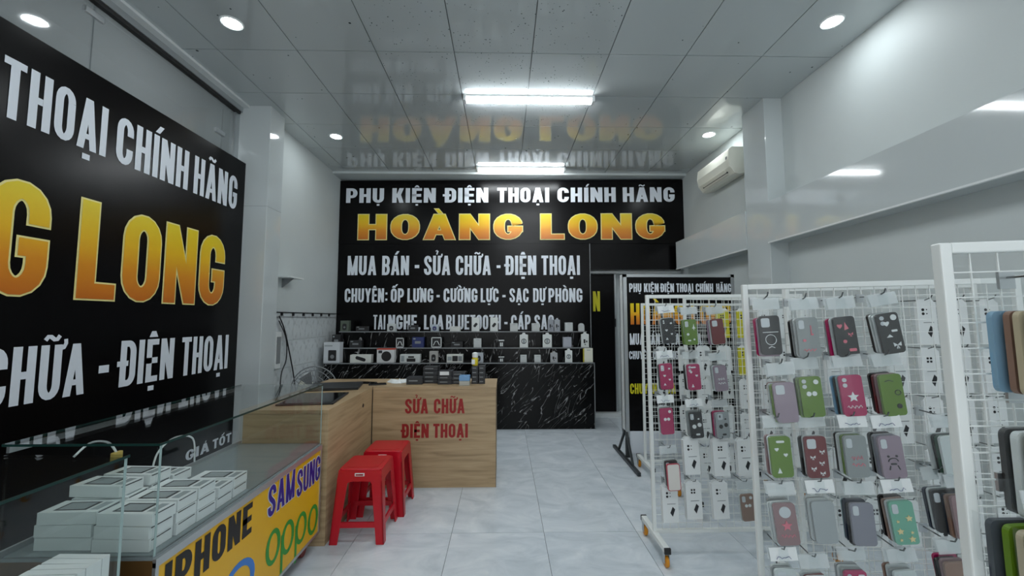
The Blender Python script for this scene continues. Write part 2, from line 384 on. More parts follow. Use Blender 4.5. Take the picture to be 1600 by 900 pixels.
# ================================================================== ROOM SHELL
CZ = 3.5
fl = struct(bx(-2.9, 2.9, -3, 6.4, -.05, -.006).build('floor', GROUT), 'pale grey polished porcelain tile floor of the shop')
fx = [-2.79, -2.18, -1.57, -.958, -.343, .27, .89, 1.5, 2.11, 2.72]; fy = [-1.96, -.76, .44, 1.64, 2.84, 4.03, 5.23, 6.4]
fmesh = {}
for i in range(len(fx)-1):
    for j in range(len(fy)-1):
        a, b = fx[i+1]-fx[i]-.003, fy[j+1]-fy[j]-.003; k = (round(a, 3), round(b, 3))
        if k not in fmesh: fmesh[k] = bx(-a/2, a/2, -b/2, b/2, -.01, 0).mesh('floor_tile', FLOOR)
        use(fmesh[k], 'floor_tile', None, fl, ((fx[i]+fx[i+1])/2, (fy[j]+fy[j+1])/2, 0))
ce = struct(bx(-3.3, 2.75, -2, 6.3, CZ+.02, CZ+.08).build('ceiling', CGRID), 'suspended ceiling of glossy grey white square panels')  # strip past the left glass is added to shut out world light
cx = [-2.6]+[.22+.61*k for k in range(-4, 4)]+[2.62]; cy = [3.07+.61*k for k in range(-8, 5)]+[6.1]
cmesh = {}
for i in range(len(cx)-1):
    for j in range(len(cy)-1):
        a, b = cx[i+1]-cx[i]-.007, cy[j+1]-cy[j]-.007
        if a < .02: continue
        xm, ym = (cx[i]+cx[i+1])/2, (cy[j]+cy[j+1])/2
        dirty = -1.05 < xm < .9 and ym < 4.4
        k = (round(a, 3), round(b, 3), dirty)
        if k not in cmesh: cmesh[k] = bx(-a/2, a/2, -b/2, b/2, 0, .02).mesh('ceiling_tile', CTD if dirty else CT)
        use(cmesh[k], 'ceiling_tile', None, ce, (xm, ym, CZ), (random.uniform(-.0012, .0012), random.uniform(-.0012, .0012), 0))
struct(bx(2.62, 2.75, -2, 6.3, 0, CZ+.05).build('wall_right', WALL), 'white painted right wall behind the accessory racks')
struct(bx(-2.9, 2.75, 6.18, 6.3, 0, CZ+.05).build('wall_back', WALL), 'white back wall behind the black signs')
struct(bx(-2.75, -2.64, -2, 3.92, 0, 2.92).build('wall_left', WALL), 'white lower left wall behind the large black sign')
lr = struct(bx(-2.6, -2.42, 4.1, 6.2, 0, CZ+.02).build('wall_left_rear', WALL), 'white rear left wall with tiled lower half')
tm = bx(0, .006, -.148, .148, -.148, .148).mesh('wall_tile', WTILE)
for i in range(6):
    for j in range(5):
        use(tm, 'wall_tile', None, lr, (-2.42, 4.32+.3*i, .15+.3*j-.02))
struct(bx(-3.3, -3.2, -2, 4.1, 2.2, CZ+.05).build('wall_beyond_glass', mat('neighbour_wall', (150, 158, 160), .6)), 'grey wall seen through the upper glass partition')
struct(bx(-3.2, -2.64, -2.1, -2, 2.2, CZ+.05).build('light_block_front', MATS['neighbour_wall']), 'added unseen end panel keeping sky light out of the space beyond the glass')  # added out of view to stop world light entering behind the partition
struct(bx(-3.2, -2.64, 4.0, 4.1, 2.2, CZ+.05).build('light_block_rear', MATS['neighbour_wall']), 'added rear panel closing the space beyond the glass against sky light')  # added to enclose the gap behind the glass against world light
struct(bx(-3.2, -2.7, -2, 4.1, 2.2, 2.3).build('light_block_floor', MATS['neighbour_wall']), 'added bottom panel closing the space beyond the glass against sky light')  # added closure under the gap, blocks world light from below
# columns and beam, clad in glossy white panels
cl = struct(bx(-2.66, -2.28, 3.92, 4.17, 0, CZ+.01).build('column_left', GLOSSWALL, bevel=.004), 'glossy white clad column beside the large left sign')
bx(-2.661, -2.279, 3.919, 4.171, 2.5, 2.503).build('panel_joint', GREY, cl)
cr = struct(bx(2.45, 2.63, 3.68, 4.03, 0, CZ+.01).build('column_right', GLOSSWALL, bevel=.004), 'glossy white clad column on the right wall')
bm = struct(bx(2.44, 2.63, -2, 3.68, 2.12, 2.5).build('beam_right', GLOSSWALL), 'glossy white boxed beam running along the right wall')
bx(2.432, 2.45, -2, 3.68, 2.112, 2.124).build('trim_strip', LAMPB, bm)
b2 = struct(bx(2.44, 2.63, 4.03, 5.7, 2.12, 2.5).build('beam_right_rear', GLOSSWALL), 'glossy white boxed beam beyond the right column')
bx(2.432, 2.45, 4.03, 5.7, 2.112, 2.124).build('trim_strip', LAMPB, b2)
struct(bx(1.2, 2.63, 5.98, 6.1, 2.09, 2.125).build('trim_1', LAMPB), 'white lintel strip over the rear doorway')
struct(bx(-2.42, 2.62, 5.7, 6.2, 3.47, 3.505).build('trim_2', WALL), 'white cornice strip above the rear sign')
# glass partition above left sign
fr = struct(bx(-2.68, -2.55, -2, 3.92, 3.43, CZ+.005).build('trim_3', STEEL), 'aluminium head rail of the glass partition')
bx(-2.6, -2.56, -2, 3.9, 3.405, 3.43).build('seal', RUBBER, fr)
bx(-2.63, -2.58, 3.86, 3.92, 2.9, 3.43).build('jamb', STEEL, fr)
bx(-2.55, -2.49, -2, 3.92, 3.478, 3.5).build('cornice', LAMPB, fr)
gw = struct(bx(-2.68, -2.56, -2, 3.92, 2.9, 2.915).build('window_1', STEEL), 'frosted grey glass partition panes above the left sign')
for a, b in ((-.2, 1.3), (1.31, 2.505), (2.515, 3.7), (3.71, 3.86)):
    bx(-2.605, -2.595, a, b, 2.915, 3.405).build('pane', WGLASS, gw)
for y, z in ((2.51, 3.34), (3.68, 3.12)):
    bx(-2.612, -2.585, y-.06, y+.06, z-.02, z+.02).build('glass_clip', STEEL, gw, bevel=.004)

# ------------------------------------------------------------------ lamps
DL = mat('downlight_rim', (228, 232, 232), .35)
for (x, y, lb) in ((-1.92, 2.78, 'round recessed ceiling downlight above the left sign'), (-1.92, 4.58, 'round recessed ceiling downlight by the left column'),
                   (2.3, 2.68, 'round recessed ceiling downlight above the right wall beam'), (2.32, 4.45, 'round recessed ceiling downlight beside the air conditioner'),
                   (-1.92, .95, 'round ceiling downlight over the near showcase'), (2.32, .9, 'round ceiling downlight over the near rack')):
    t = thing('ceiling_downlight', lb, 'lamp', (x, y, CZ), 0, 'recessed ceiling downlights')
    MB().lathe([(.055, -.004), (.068, -.008), (.075, 0)], n=24).build('rim', DL, t, True)
    MB().lathe([(0, -.006), (.056, -.006)], n=24).build('diffuser', LEDD, t)
for y, lb in ((3.7, 'long white tube lamp on the ceiling, nearer the camera'), (5.5, 'white tube lamp on the ceiling in front of the rear sign'), (1.75, 'white tube lamp on the ceiling above the camera'), (-.1, 'white tube lamp on the ceiling behind the camera')):
    t = thing('tube_lamp', lb, 'lamp', (.235, y, CZ), 0, 'ceiling tube lamps')
    bx(-.6, .6, -.035, .035, -.022, 0).build('housing', LAMPB, t, bevel=.004)
    for s in (-1, 1): bx(s*.6-.014, s*.6+.014, -.04, .04, -.06, 0).build('end_cap', LAMPB, t, bevel=.004)
    MB().prism([(-.032, -.022), (-.034, -.04), (-.022, -.056), (0, -.062), (.022, -.056), (.034, -.04), (.032, -.022)], -.585, .585, 'x').build('diffuser', LED, t, True)

# ------------------------------------------------------------------ air conditioner
t = thing('air_conditioner', 'white wall mounted split air conditioner high on the right wall', 'air conditioner', (2.62, 4.23, 2.97))
prof = [(0, .02), (0, .3), (-.17, .3), (-.205, .27), (-.215, .16), (-.2, .08), (-.15, .01), (-.1, 0)]
MB().prism(prof, .012, .70, 'y').build('body', CREAM, t, bevel=.008)
for y in (0, .70): MB().prism(prof, y, y+.012, 'y').build('side_panel', CREAM, t, bevel=.003)
MB().hexa([(-.2, .1, .068), (-.2, .6, .068), (-.165, .6, .022), (-.165, .1, .022)], [(-.208, .1, .07), (-.208, .6, .07), (-.172, .6, .02), (-.172, .1, .02)]).build('louvre', CREAM, t)
bx(-.187, -.177, .08, .62, .035, .047).build('air_slot', INK, t)
bx(-.2165, -.21, .03, .055, .17, .2).build('display_label', GREY, t)

# ================================================================== LEFT SIGN
SX = -2.5
ls = thing('shop_sign', 'huge black sign on the left wall with white and gold lettering', 'sign', (0, 0, 0))
bx(-2.56, SX, -.6, 3.965, .18, 2.918).build('panel', BLACK, ls)
bx(-2.57, SX+.003, 3.965, 3.972, .18, 2.92).build('edge_strip', DSTEEL, ls)
LM = lambda u, v, l: (SX+.002+l, u, v)
def lw(words, v0, v1):
    o = []
    for tx, p0, p1 in words:
        ym = VY-(((v0+v1)/2)-CH)*0
        def Y(px, v):
            # depth on the sign plane where a stem at height v meets pixel column px
            Yg = 3.0
            for _ in range(6):
                py = 450-F*((Vector((SX, Yg, v))-Vector((0, 0, CH))).dot(up))/((Vector((SX, Yg, v))-Vector((0, 0, CH))).dot(fw))
                Yg = aX(px, py, SX).y
            return Yg
        o.append((tx, Y(p0, (v0+v1)/2) if not isinstance(p0, str) else float(p0), Y(p1, (v0+v1)/2) if not isinstance(p1, str) else float(p1), v0, v1))
    return o
lettering('lettering', lw([('THOẠI', 3, 167), ('CHÍNH', 182, 294), ('HÃNG', 303, 370)], 2.43, 2.74)+[('ĐIỆN', 1.2, 1.85, 2.43, 2.74)], LM, LETTER, ls, .385)
L2 = lw([('LONG', 123, 349)], 1.54, 2.13)+[('HOÀNG', .70, 2.27, 1.54, 2.13)]
lettering('lettering_rim', L2, LM, OUTL, ls, .36, .018)
lettering('lettering_gold', L2, LM, gold('letter_gold', 1.54, 2.13), ls, .36, 0, .0025)
lettering('lettering', lw([('CHỮA', '2.03', 133), ('-', 154, 170), ('ĐIỆN', 187, 271), ('THOẠI', 283, 356)], .975, 1.275), LM, LETTER, ls, .385)
lettering('lettering', [('GIÁ', 3.36, 3.62, .3, .38), ('TỐT', 3.66, 3.9, .3, .38)], LM, LETTER, ls, .34)

# ================================================================== REAR SIGNS
BR = thing('shop_sign', 'wide black rear wall sign with gold lettering under the ceiling', 'sign', (-2.42, 5.98, 0), -math.atan(.16/5.07))
BI = BR.rotation_euler.z
def bu(px, py):     # pixel on the slightly turned sign plane -> local u, v
    d = ray(px, py); c, s_ = math.cos(BI), math.sin(BI); nrm = Vector((-s_, c, 0)); p0 = Vector((-2.42, 5.98, 0))
    k = (p0-Vector((0, 0, CH))).dot(nrm)/d.dot(nrm); p = Vector((0, 0, CH))+d*k
    return (p-p0).dot(Vector((c, s_, 0))), p.z
bx(0, 5.08, 0, .05, 2.51, 3.455).build('panel', BLACK, BR)
RM = lambda u, v, l: (u, -.002-l, v)
def bw(words, y0, y1, yr0=None, yr1=None):
    o = []; z1 = (bu(540, y0)[1]+bu(905, yr0 or y0)[1])/2; z0 = (bu(540, y1)[1]+bu(905, yr1 or y1)[1])/2
    for tx, a, b in words: ym = (y0+y1)/2; o.append((tx, bu(a, ym)[0], bu(b, ym)[0], z0, z1))
    return o
lettering('lettering', bw([('PHỤ', 541, 600), ('KIỆN', 613, 681), ('ĐIỆN', 695, 763), ('THOẠI', 777, 858), ('CHÍNH', 871, 962), ('HÃNG', 973, 1054)], 295, 318, 292.5, 315), RM, LETTER, BR, .385)
w2 = bw([('HOÀNG', 560, 816), ('LONG', 845, 1038)], 336.5, 375, 334, 372.5)
lettering('lettering_rim', w2, RM, OUTL, BR, .36, .035)
lettering('lettering_gold', w2, RM, gold('letter_gold_rear', w2[0][3], w2[0][4]), BR, .36, 0, .0025)
BL = thing('shop_sign', 'black lower rear sign listing phone services above the marble display steps', 'sign', (-2.42, 5.98, 0), BI)
bx(.0, 3.665, .004, .06, .9, 2.508).build('panel', BLACK, BL)
bx(3.665, 3.675, -.002, .06, .0, 2.508).build('edge_strip', GREY, BL)
bx(-.016, 0, .0, .06, .9, 2.47).build('edge_strip', LETTER, BL)
RM2 = lambda u, v, l: (u, .002-l, v)
lettering('lettering', bw([('MUA', 543, 588), ('BÁN', 597, 639), ('-', 648, 655), ('SỬA', 662.5, 703.5), ('CHỮA', 712, 767), ('-', 776, 782), ('ĐIỆN', 790, 838), ('THOẠI', 846, 906)], 401, 431, 398, 428.5), RM2, LETTER, BL, .385)
lettering('lettering', bw([('CHUYÊN:', 538.5, 605), ('ỐP', 610.5, 631), ('LƯNG', 636.5, 677), ('-', 682, 687), ('CƯỜNG', 693, 746), ('LỰC', 751, 779), ('-', 785, 790), ('SẠC', 796, 826), ('DỰ', 833, 852), ('PHÒNG', 857, 910)], 452, 474, 449, 470.5), RM2, LETTER, BL, .385)
lettering('lettering', bw([('TAI', 583, 602), ('NGHE,', 606.5, 657), ('LOA', 662.5, 693), ('BLUETOOTH', 697, 782.5), ('-', 788, 793), ('CÁP', 798.6, 829), ('SẠC', 835, 865.5)], 493, 515.5, 491, 514), RM2, LETTER, BL, .385)
t = thing('wall_panel', 'plain black panel under the wide rear sign above the doorway', 'panel', (-2.42, 5.98, 0), BI)
bx(3.68, 4.98, .006, .05, 2.128, 2.508).build('panel', BLACK, t)
t = thing('door_sign', 'tall black panel with a yellow letter in the rear doorway', 'sign', (0, 6.1, 0))
bx(1.05, 1.66, 0, .04, .06, 2.085).build('panel', BLACK, t)
bx(1.655, 1.68, -.02, .05, .06, 2.1).build('frame_post', STEEL, t)
lettering('lettering', [('N', 1.335, 1.44, 1.53, 1.83)], lambda u, v, l: (u, -.002-l, v), YEL, t, .385)
bx(1.645, 1.66, -.06, 0, 1.3, 1.42).build('door_handle', BLKP, t)
struct(bx(.9, 2.6, 6.0, 6.15, 0, .06).build('trim_4', LAMPB), 'pale raised sill at the rear doorway')

# ================================================================== MARBLE DISPLAY STEPS
ds = thing('display_steps', 'black marble stepped display counter with three tiers of boxes', 'display counter', (0, 0, 0))
TIER = [(-2.32, 1.19, 5.38, .85), (-2.29, 1.165, 5.53, 1.035), (-2.25, 1.15, 5.68, 1.247)]
bx(-2.32, 1.18, 5.39, 5.83, 0, .835).build('base_panel', MARB, ds)
bx(-2.27, 1.15, 5.54, 5.83, .85, 1.02).build('riser', MARB2, ds)
bx(-2.24, 1.14, 5.69, 5.83, 1.035, 1.232).build('riser', MARB2, ds)
for (a, b, y, z) in TIER:
    bx(a, b, y, 5.84, z-.015, z).build('step_top', MARB, ds)
    bx(a, b, y-.004, y, z-.013, z+.001).build('edge_strip', GREY, ds)
bx(1.18, 1.19, 5.376, 5.39, 0, .85).build('edge_strip', GREY, ds)

def prod(px0, px1, py0, tier, col, label, cat, kind='plain', depth=.08, pm=INK, dy=.03, rz=0.0, name='product_box', group='boxed products on the marble steps'):
    Y = TIER[tier][2]+dy; z = TIER[tier][3]
    a, b = aY(px0, py0, Y), aY(px1, py0, Y); w_, h = b.x-a.x, max(.03, a.z-z)
    depth = min(depth, .12)
    t = thing(name, label, cat, ((a.x+b.x)/2, Y, z), rz, group); m = mat('box_%d_%d_%d' % col, col, .45)
    if kind == 'card' or kind == 'cardring':     # hanging blister card with a hump on top
        p = [(-w_/2, 0), (w_/2, 0), (w_/2, h*.86), (w_*.2, h*.9), (w_*.14, h), (-w_*.14, h), (-w_*.2, h*.9), (-w_/2, h*.86)]
        MB().prism(p, 0, .02, 'y').build('card', m, t)
    elif kind == 'arch':
        MB().prism([(-w_/2, 0), (w_/2, 0)]+[(w_/2*math.cos(a), h-w_/2+w_/2*math.sin(a)) for a in [PI*k/8 for k in range(9)]], 0, depth*.6, 'y').build('box', m, t)
    else:
        bx(-w_/2, w_/2, 0, depth, 0, h).build('box', m, t, bevel=.002)
    y = -.0015
    def pr(p, mm=pm, nm='print', d=0): MB().prism(p, y-d, y+.001, 'y').build(nm, mm, t)
    if kind == 'speaker': pr(rrect(w_*.5, h*.52, .01, 3, w_*.05, h*.36)); pr(circ(h*.1, 12, w_*.05, h*.3), GREY, 'cone_print', .001); pr(rrect(w_*.5, h*.05, .003, 2, -w_*.2, h*.83), GREYP)
    elif kind == 'pill': pr([(u*math.cos(-.3)-v*math.sin(-.3), h*.5+u*math.sin(-.3)+v*math.cos(-.3)) for u, v in rrect(w_*.5, h*.42, h*.2, 5)])
    elif kind == 'disc': pr(circ(min(w_, h)*.36, 20, w_*.05, h*.46)); bx(-w_/2-.001, w_/2+.001, -.002, depth, h*.93, h+.001).build('red_band', mat('box_red', (196, 62, 40), .5), t); pr(rrect(w_*.22, h*.2, .004, 2, -w_*.3, h*.78), DKBOX)
    elif kind == 'radio': pr(rrect(w_*.44, h*.4, .005, 2, w_*.06, h*.32)); pr(rrect(w_*.3, h*.2, .004, 2, w_*.06, h*.7), DKBOX); pr(rrect(w_*.16, h*.7, .003, 2, -w_*.36, h*.5), GREYP)
    elif kind == 'lens': pr(rrect(w_*.5, h*.62, w_*.2, 4, 0, h*.42)); pr(circ(w_*.12, 10, 0, h*.38), GREY, 'lens_print', .001)
    elif kind == 'slant': pr([(u*math.cos(.9)-v*math.sin(.9), h*.45+u*math.sin(.9)+v*math.cos(.9)) for u, v in rrect(min(w_, h)*.62, w_*.34, w_*.14, 4)])
    elif kind == 'cardring':
        g = MB(); n = 14; r0, r1 = w_*.32, w_*.24
        o_ = circ(1, n)
        for k in range(n): c0, c1 = o_[k], o_[(k+1) % n]; g.add([(c0[0]*r0, y, h*.42+c0[1]*r0), (c1[0]*r0, y, h*.42+c1[1]*r0), (c1[0]*r1, y, h*.42+c1[1]*r1), (c0[0]*r1, y, h*.42+c0[1]*r1)], [(0, 1, 2, 3)])
        g.build('cable_print', INK, t); pr(rrect(w_*.26, h*.3, .003, 2, 0, h*.44), GREYP)
    elif kind == 'card': pr(rrect(w_*.22, h*.26, .003, 2, -w_*.08, h*.4)); pr(rrect(w_*.16, h*.12, .003, 2, w_*.2, h*.38)); pr(circ(w_*.08, 8, 0, h*.18))
    elif kind == 'frame':
        g = MB()
        for q in ((-w_/2, w_/2, h*.92, h), (-w_/2, -w_*.42, 0, h), (w_*.42, w_/2, 0, h), (-w_/2, w_/2, 0, h*.08)): g.box(q[0], q[1], y-.001, y+.001, q[2], q[3])
        g.build('white_border', WHITE, t)
        MB().tube([(-w_*.3, y-.002, h*.2), (-w_*.1, y-.002, h*.6), (w_*.1, y-.002, h*.62), (w_*.32, y-.002, h*.2)], .006, 4).build('print', WHITE, t)
    elif kind == 'dark': pr(rrect(w_*.5, h*.25, .004, 2, 0, h*.5), GREY); pr(rrect(w_*.2, h*.12, .003, 2, -w_*.3, h*.85), GREYP)
    elif kind == 'two': pr(rrect(w_*.2, h*.5, .004, 2, -w_*.14, h*.4), WHITE); pr(rrect(w_*.2, h*.5, .004, 2, w_*.14, h*.4), WHITE); pr(rrect(w_, h*.14, .001, 2, 0, h*.92), WHITE)
    elif kind == 'photo': pr(rrect(w_*.34, h*.66, .008, 3, w_*.02, h*.5)); pr(rrect(w_*.26, h*.5, .004, 2, -w_*.32, h*.5), GREYP); pr(rrect(w_*.24, h*.62, .004, 2, w_*.34, h*.5), GREY)
    elif kind == 'plain': pr(rrect(w_*.4, h*.05, .001, 1, 0, h*.86), GREYP)
    return t
SILV, CRD, DK = (196, 200, 200), (222, 226, 224), (26, 27, 30)
# top step
prod(532, 545, 501, 2, (86, 96, 84), 'grey green boxed webcam at the left end of the top marble step', 'box', 'lens')
prod(556, 574, 510, 2, (34, 33, 34), 'low dark box with white end on the top step, left', 'box', 'dark')
prod(605, 618, 506, 2, (200, 206, 206), 'white box with black speaker picture in front of the letters TAI', 'box', 'lens')
prod(638, 652, 508, 2, DK, 'small black box on the top step under the letter E', 'box', 'dark')
prod(673, 685, 507, 2, (180, 190, 198), 'white box with dark blue picture in front of the letters LOA', 'box', 'lens', pm=BLUEINK)
prod(703, 719, 510, 2, (214, 216, 212), 'low white box on the top step under the letters BL', 'box', 'plain')
prod(737, 749, 496, 2, CRD, 'white box with slanted black earphone case, left one of two', 'box', 'slant')
prod(766, 778, 496, 2, CRD, 'white box with slanted black earphone case, right one of two', 'box', 'slant')
prod(797, 809, 505, 2, SILV, 'square silver box in front of the letter C of CÁP', 'box')
prod(831, 843, 505, 2, SILV, 'square silver box in front of the letters SẠ', 'box')
prod(856, 865, 497, 2, (150, 154, 162), 'grey blue earphone box on the top step, left of a touching pair', 'box', 'card')
prod(866, 875, 497, 2, (158, 162, 168), 'grey blue earphone box on the top step, right of a touching pair', 'box', 'card')
prod(883, 895, 504, 2, SILV, 'square silver box near the right end of the top step', 'box')
prod(904, 913, 505, 2, SILV, 'round topped silver box at the right end of the top step', 'box', 'arch')
# middle step
prod(519, 532, 523, 1, DK, 'black speaker box at the far left of the middle step', 'box', 'dark', depth=.1)
prod(546, 565, 532, 1, (38, 40, 42), 'charcoal gadget box on the middle step, left', 'box', 'dark')
prod(619, 631, 528, 1, DK, 'black box with white triangular cable picture on the middle step', 'box', 'frame')
prod(644, 662, 527, 1, (34, 48, 104), 'dark blue box on the middle step', 'box', 'dark')
prod(674, 690, 527, 1, DK, 'black box with white border and curved cable picture', 'box', 'frame')
prod(705, 723, 534, 1, DK, 'low black box with grey lines on the middle step', 'box', 'dark')
prod(740, 752, 529, 1, SILV, 'square silver box in the middle of the middle step', 'box')
prod(779, 788, 531, 1, DK, 'small black box with white disc on the middle step', 'box', 'two')
prod(812, 825, 520, 1, CRD, 'white hanging card with coiled cable picture, left of two', 'blister card', 'cardring')
prod(848, 862, 520, 1, CRD, 'white hanging card with charger picture, right of two', 'blister card', 'cardring')
prod(880, 893, 527, 1, (172, 176, 186), 'square grey box on the middle step, right', 'box')
prod(908, 920, 519, 1, CRD, 'white hanging card with black earbuds at the right end of the middle step', 'blister card', 'card')
# bottom step
prod(506, 531, 535, 0, (206, 210, 214), 'large white speaker box at the left end of the lowest step', 'box', 'speaker', depth=.14)
prod(547, 580, 554.5, 0, (218, 220, 214), 'long white box with black pill shaped speaker', 'box', 'pill', depth=.1)
prod(589, 616, 545, 0, (212, 214, 214), 'white box with red top band and round black speaker', 'box', 'disc', depth=.1)
prod(625, 656, 554, 0, (208, 212, 210), 'wide white box showing a small black radio', 'box', 'radio', depth=.1)
prod(671, 684, 549, 0, (170, 168, 164), 'narrow grey box with black lens picture on the lowest step', 'box', 'lens')
prod(698, 723, 554, 0, (214, 216, 210), 'white box showing a black tablet speaker beside the yellow bottle', 'box', 'photo', depth=.1)
prod(739, 755, 551.5, 0, (176, 182, 190), 'grey box with black camera picture on the lowest step', 'box', 'lens')
prod(779, 788, 557, 0, DK, 'tiny black earbud box with white print on the lowest step', 'box', 'two')
prod(813, 823, 555, 0, SILV, 'small square silver box on the lowest step, left of two', 'box')
prod(835, 845, 555, 0, SILV, 'small square silver box on the lowest step, right of two', 'box')
prod(860, 871, 549, 0, (168, 170, 172), 'grey hanging card with earphone on the lowest step', 'blister card', 'card')
prod(883, 894, 545, 0, CRD, 'white hanging card with ring cable on the lowest step', 'blister card', 'cardring')
prod(913, 926, 544, 0, (222, 222, 206), 'white card at the right end of the lowest step', 'blister card', 'plain', depth=.012, rz=-.1)
prod(911, 917, 545, 0, (196, 186, 60), 'yellow edged card tucked behind the white card at the step end', 'blister card', 'plain', depth=.012, dy=.06)

# ================================================================== WOODEN L COUNTER
CT_Z = .838
wc = thing('reception_counter', 'oak laminate counter front with red repair lettering', 'counter', (0, 0, 0))
bx(-1.115, -.065, 3.58, 3.6, 0, CT_Z-.02).build('front_panel', WOOD, wc, bevel=.001)
bx(-1.115, -.062, 3.575, 4.06, CT_Z-.022, CT_Z).build('worktop', WOOD, wc, bevel=.001)
bx(-.085, -.065, 3.6, 4.05, 0, CT_Z-.022).build('side_panel', WOOD, wc)
bx(-.0645, -.0625, 3.578, 3.584, 0, CT_Z).build('edge_band', DSTEEL, wc)
bx(-1.1, -.1, 3.7, 4.0, .4, .42).build('shelf', WOOD, wc)
def cw(words, y0, y1):
    return [(tx, aY(a, (y0+y1)/2, 3.58).x, aY(b, (y0+y1)/2, 3.58).x, aY(680, y1, 3.58).z, aY(680, y0, 3.58).z) for tx, a, b in words]
CM = lambda u, v, l: (u, 3.578-l, v)
lettering('red_lettering', cw([('SỬA', 633, 669), ('CHỮA', 678, 726)], 623, 646), CM, RED, wc, .385)
lettering('red_lettering', cw([('ĐIỆN', 628, 670), ('THOẠI', 677, 731)], 662, 684), CM, RED, wc, .385)
w2_ = thing('side_counter', 'oak laminate side counter between the glass showcase and the counter front', 'counter', (0, 0, 0))
bx(-1.14, -1.12, 2.7, 4.05, 0, CT_Z-.022).build('side_panel', WOOD, w2_, bevel=.001)
bx(-1.66, -1.14, 2.7, 2.72, 0, CT_Z-.022).build('end_panel', WOOD, w2_, bevel=.001)
bx(-1.68, -1.118, 2.69, 4.06, CT_Z-.022, CT_Z).build('worktop', WOOD, w2_, bevel=.001)
bx(-1.121, -1.117, 3.575, 3.59, 0, CT_Z).build('joint_strip', INK, w2_)
MB().lathe([(0, .002), (.014, .002), (.016, 0)], (-1.119, 3.35, .73), 12, 'x').build('lock', INK, w2_)
MB().lathe([(0, 0), (.012, 0)], (-1.1165, 3.35, .73), 10, 'x').build('lock_face', DSTEEL, w2_)

# things on the counter
t = thing('black_slab', 'flat black glossy slab lying on the side counter, nearer one', 'device', (-1.38, 3.05, CT_Z), .12)
bx(-.17, .2, -.22, .2, 0, .012).build('base', BLKP, t, bevel=.004); bx(-.15, .18, -.2, .18, .012, .014).build('glass_face', mat('gloss_black', (8, 9, 10), .08), t)
t = thing('closed_laptop', 'closed black laptop on the side counter behind the flat slab', 'laptop', (-1.42, 3.55, CT_Z), .2)
bx(-.2, .2, -.16, .16, .0, .014).build('body', BLKP, t, bevel=.004); bx(-.2, .2, -.16, .16, .015, .024).build('lid', DKBOX, t, bevel=.004)
bx(-.15, .15, .155, .168, .008, .02).build('hinge', DSTEEL, t)
bs = [(635, 660, 590, 1, 3.7), (661, 684, 573, 4, 3.76), (684, 706, 580, 3, 3.7), (706, 727, 582, 3, 3.72), (737, 747, 572, 4, 3.72), (748, 758, 572, 4, 3.72)]
for k, (p0, p1, py, n, Y) in enumerate(bs):
    a, b = aY(p0, py, Y), aY(p1, py, Y); h = (a.z-CT_Z)/n
    for j in range(n):
        lv = ['bottom', 'second', 'third', 'top'][j] if n > 1 else 'only'
        wh = ['a single box at the left', 'the left tall stack', 'the stack with a white note', 'the stack right of the white note', 'the right tall stack, left column', 'the right tall stack, right column'][k]
        t = thing('parts_box', ('small black parts box, %s of %s' % (lv, wh)) if n > 1 else 'single small black parts box at the left of the stacks', 'box', ((a.x+b.x)/2, Y, CT_Z+h*j), random.uniform(-.05, .05), 'black parts boxes on the counter')
        w_ = (b.x-a.x)/2
        bx(-w_, w_, 0, .13, 0, h-.002).build('box', DKBOX, t, bevel=.002)
        bx(-w_*.7, w_*.4, -.001, .001, h*.45, h*.62).build('label_print', GREY, t)
        if k == 2 and j == 2: bx(-w_*.7, w_*.6, -.003, .0, h*.1, h*.9).build('white_note', WHITE, t)
t = thing('tray_box', 'small clear tray with a pale blue lid among the black boxes', 'box', (aY(726, 600, 3.66).x, 3.66, CT_Z), 0)
bx(-.045, .045, -.03, .05, 0, .04).build('tray', mat('tray_plastic', (176, 176, 168), .3), t, bevel=.003); bx(-.047, .047, -.032, .052, .04, .085).build('blue_lid', mat('pale_blue', (112, 156, 200), .4), t, bevel=.004)
zb = CT_Z+(aY(740, 572, 3.72).z-CT_Z)
t = thing('flux_bottle', 'little yellow and white bottle standing on the right black stack', 'bottle', (aY(742, 572, 3.76).x, 3.78, zb))
MB().lathe([(0, 0), (.026, 0), (.028, .01), (.028, .06), (.022, .075)], n=14).build('body', mat('bottle_yellow', (210, 190, 40), .35), t, True); MB().lathe([(.022, .07), (.027, .075), (.027, .11), (.012, .118), (0, .12)], n=14).build('cap', WHITE, t, True)
bx(-.029, .0, -.03, .02, .012, .055).build('paper_label', WHITE, t)
p = aZ(622, 598, CT_Z)
t = MB(); rr = [(.1*math.cos(a)*(1+.25*math.sin(3*a)), .06*math.sin(a)*(1+.2*math.cos(4*a))) for a in [2*PI*k/16 for k in range(16)]]
t.add([(u, v, .002) for u, v in rr]+[(u*.6, v*.6, .02+.014*math.sin(k*2.1)) for k, (u, v) in enumerate(rr)]+[(0, 0, .026)], [(k, (k+1) % 16, (k+1) % 16+16, k+16) for k in range(16)]+[(k+16, (k+1) % 16+16, 32) for k in range(16)])
tag(t.build('crumpled_tissue', WHITE, None, True, loc=(p.x, 3.82, CT_Z)), 'crumpled white tissue lying on the counter left of the black boxes', 'tissue')
for px, lb, rz, m in ((590, 'dark phone lying flat on the counter corner', .3, BLKP), (575, 'flat black repair tool pad on the counter corner', -.2, DKBOX)):
    p = aZ(px, 601 if px == 590 else 599, CT_Z)
    t = thing('phone', lb, 'phone', (p.x, p.y, CT_Z), rz); MB().prism(rrect(.15, .075, .012, 4), 0, .01, 'z').build('body', m, t, bevel=.002)
    MB().prism(rrect(.14, .065, .008, 4), .01, .011, 'z').build('screen', mat('gloss_black', (8, 9, 10), .08), t)

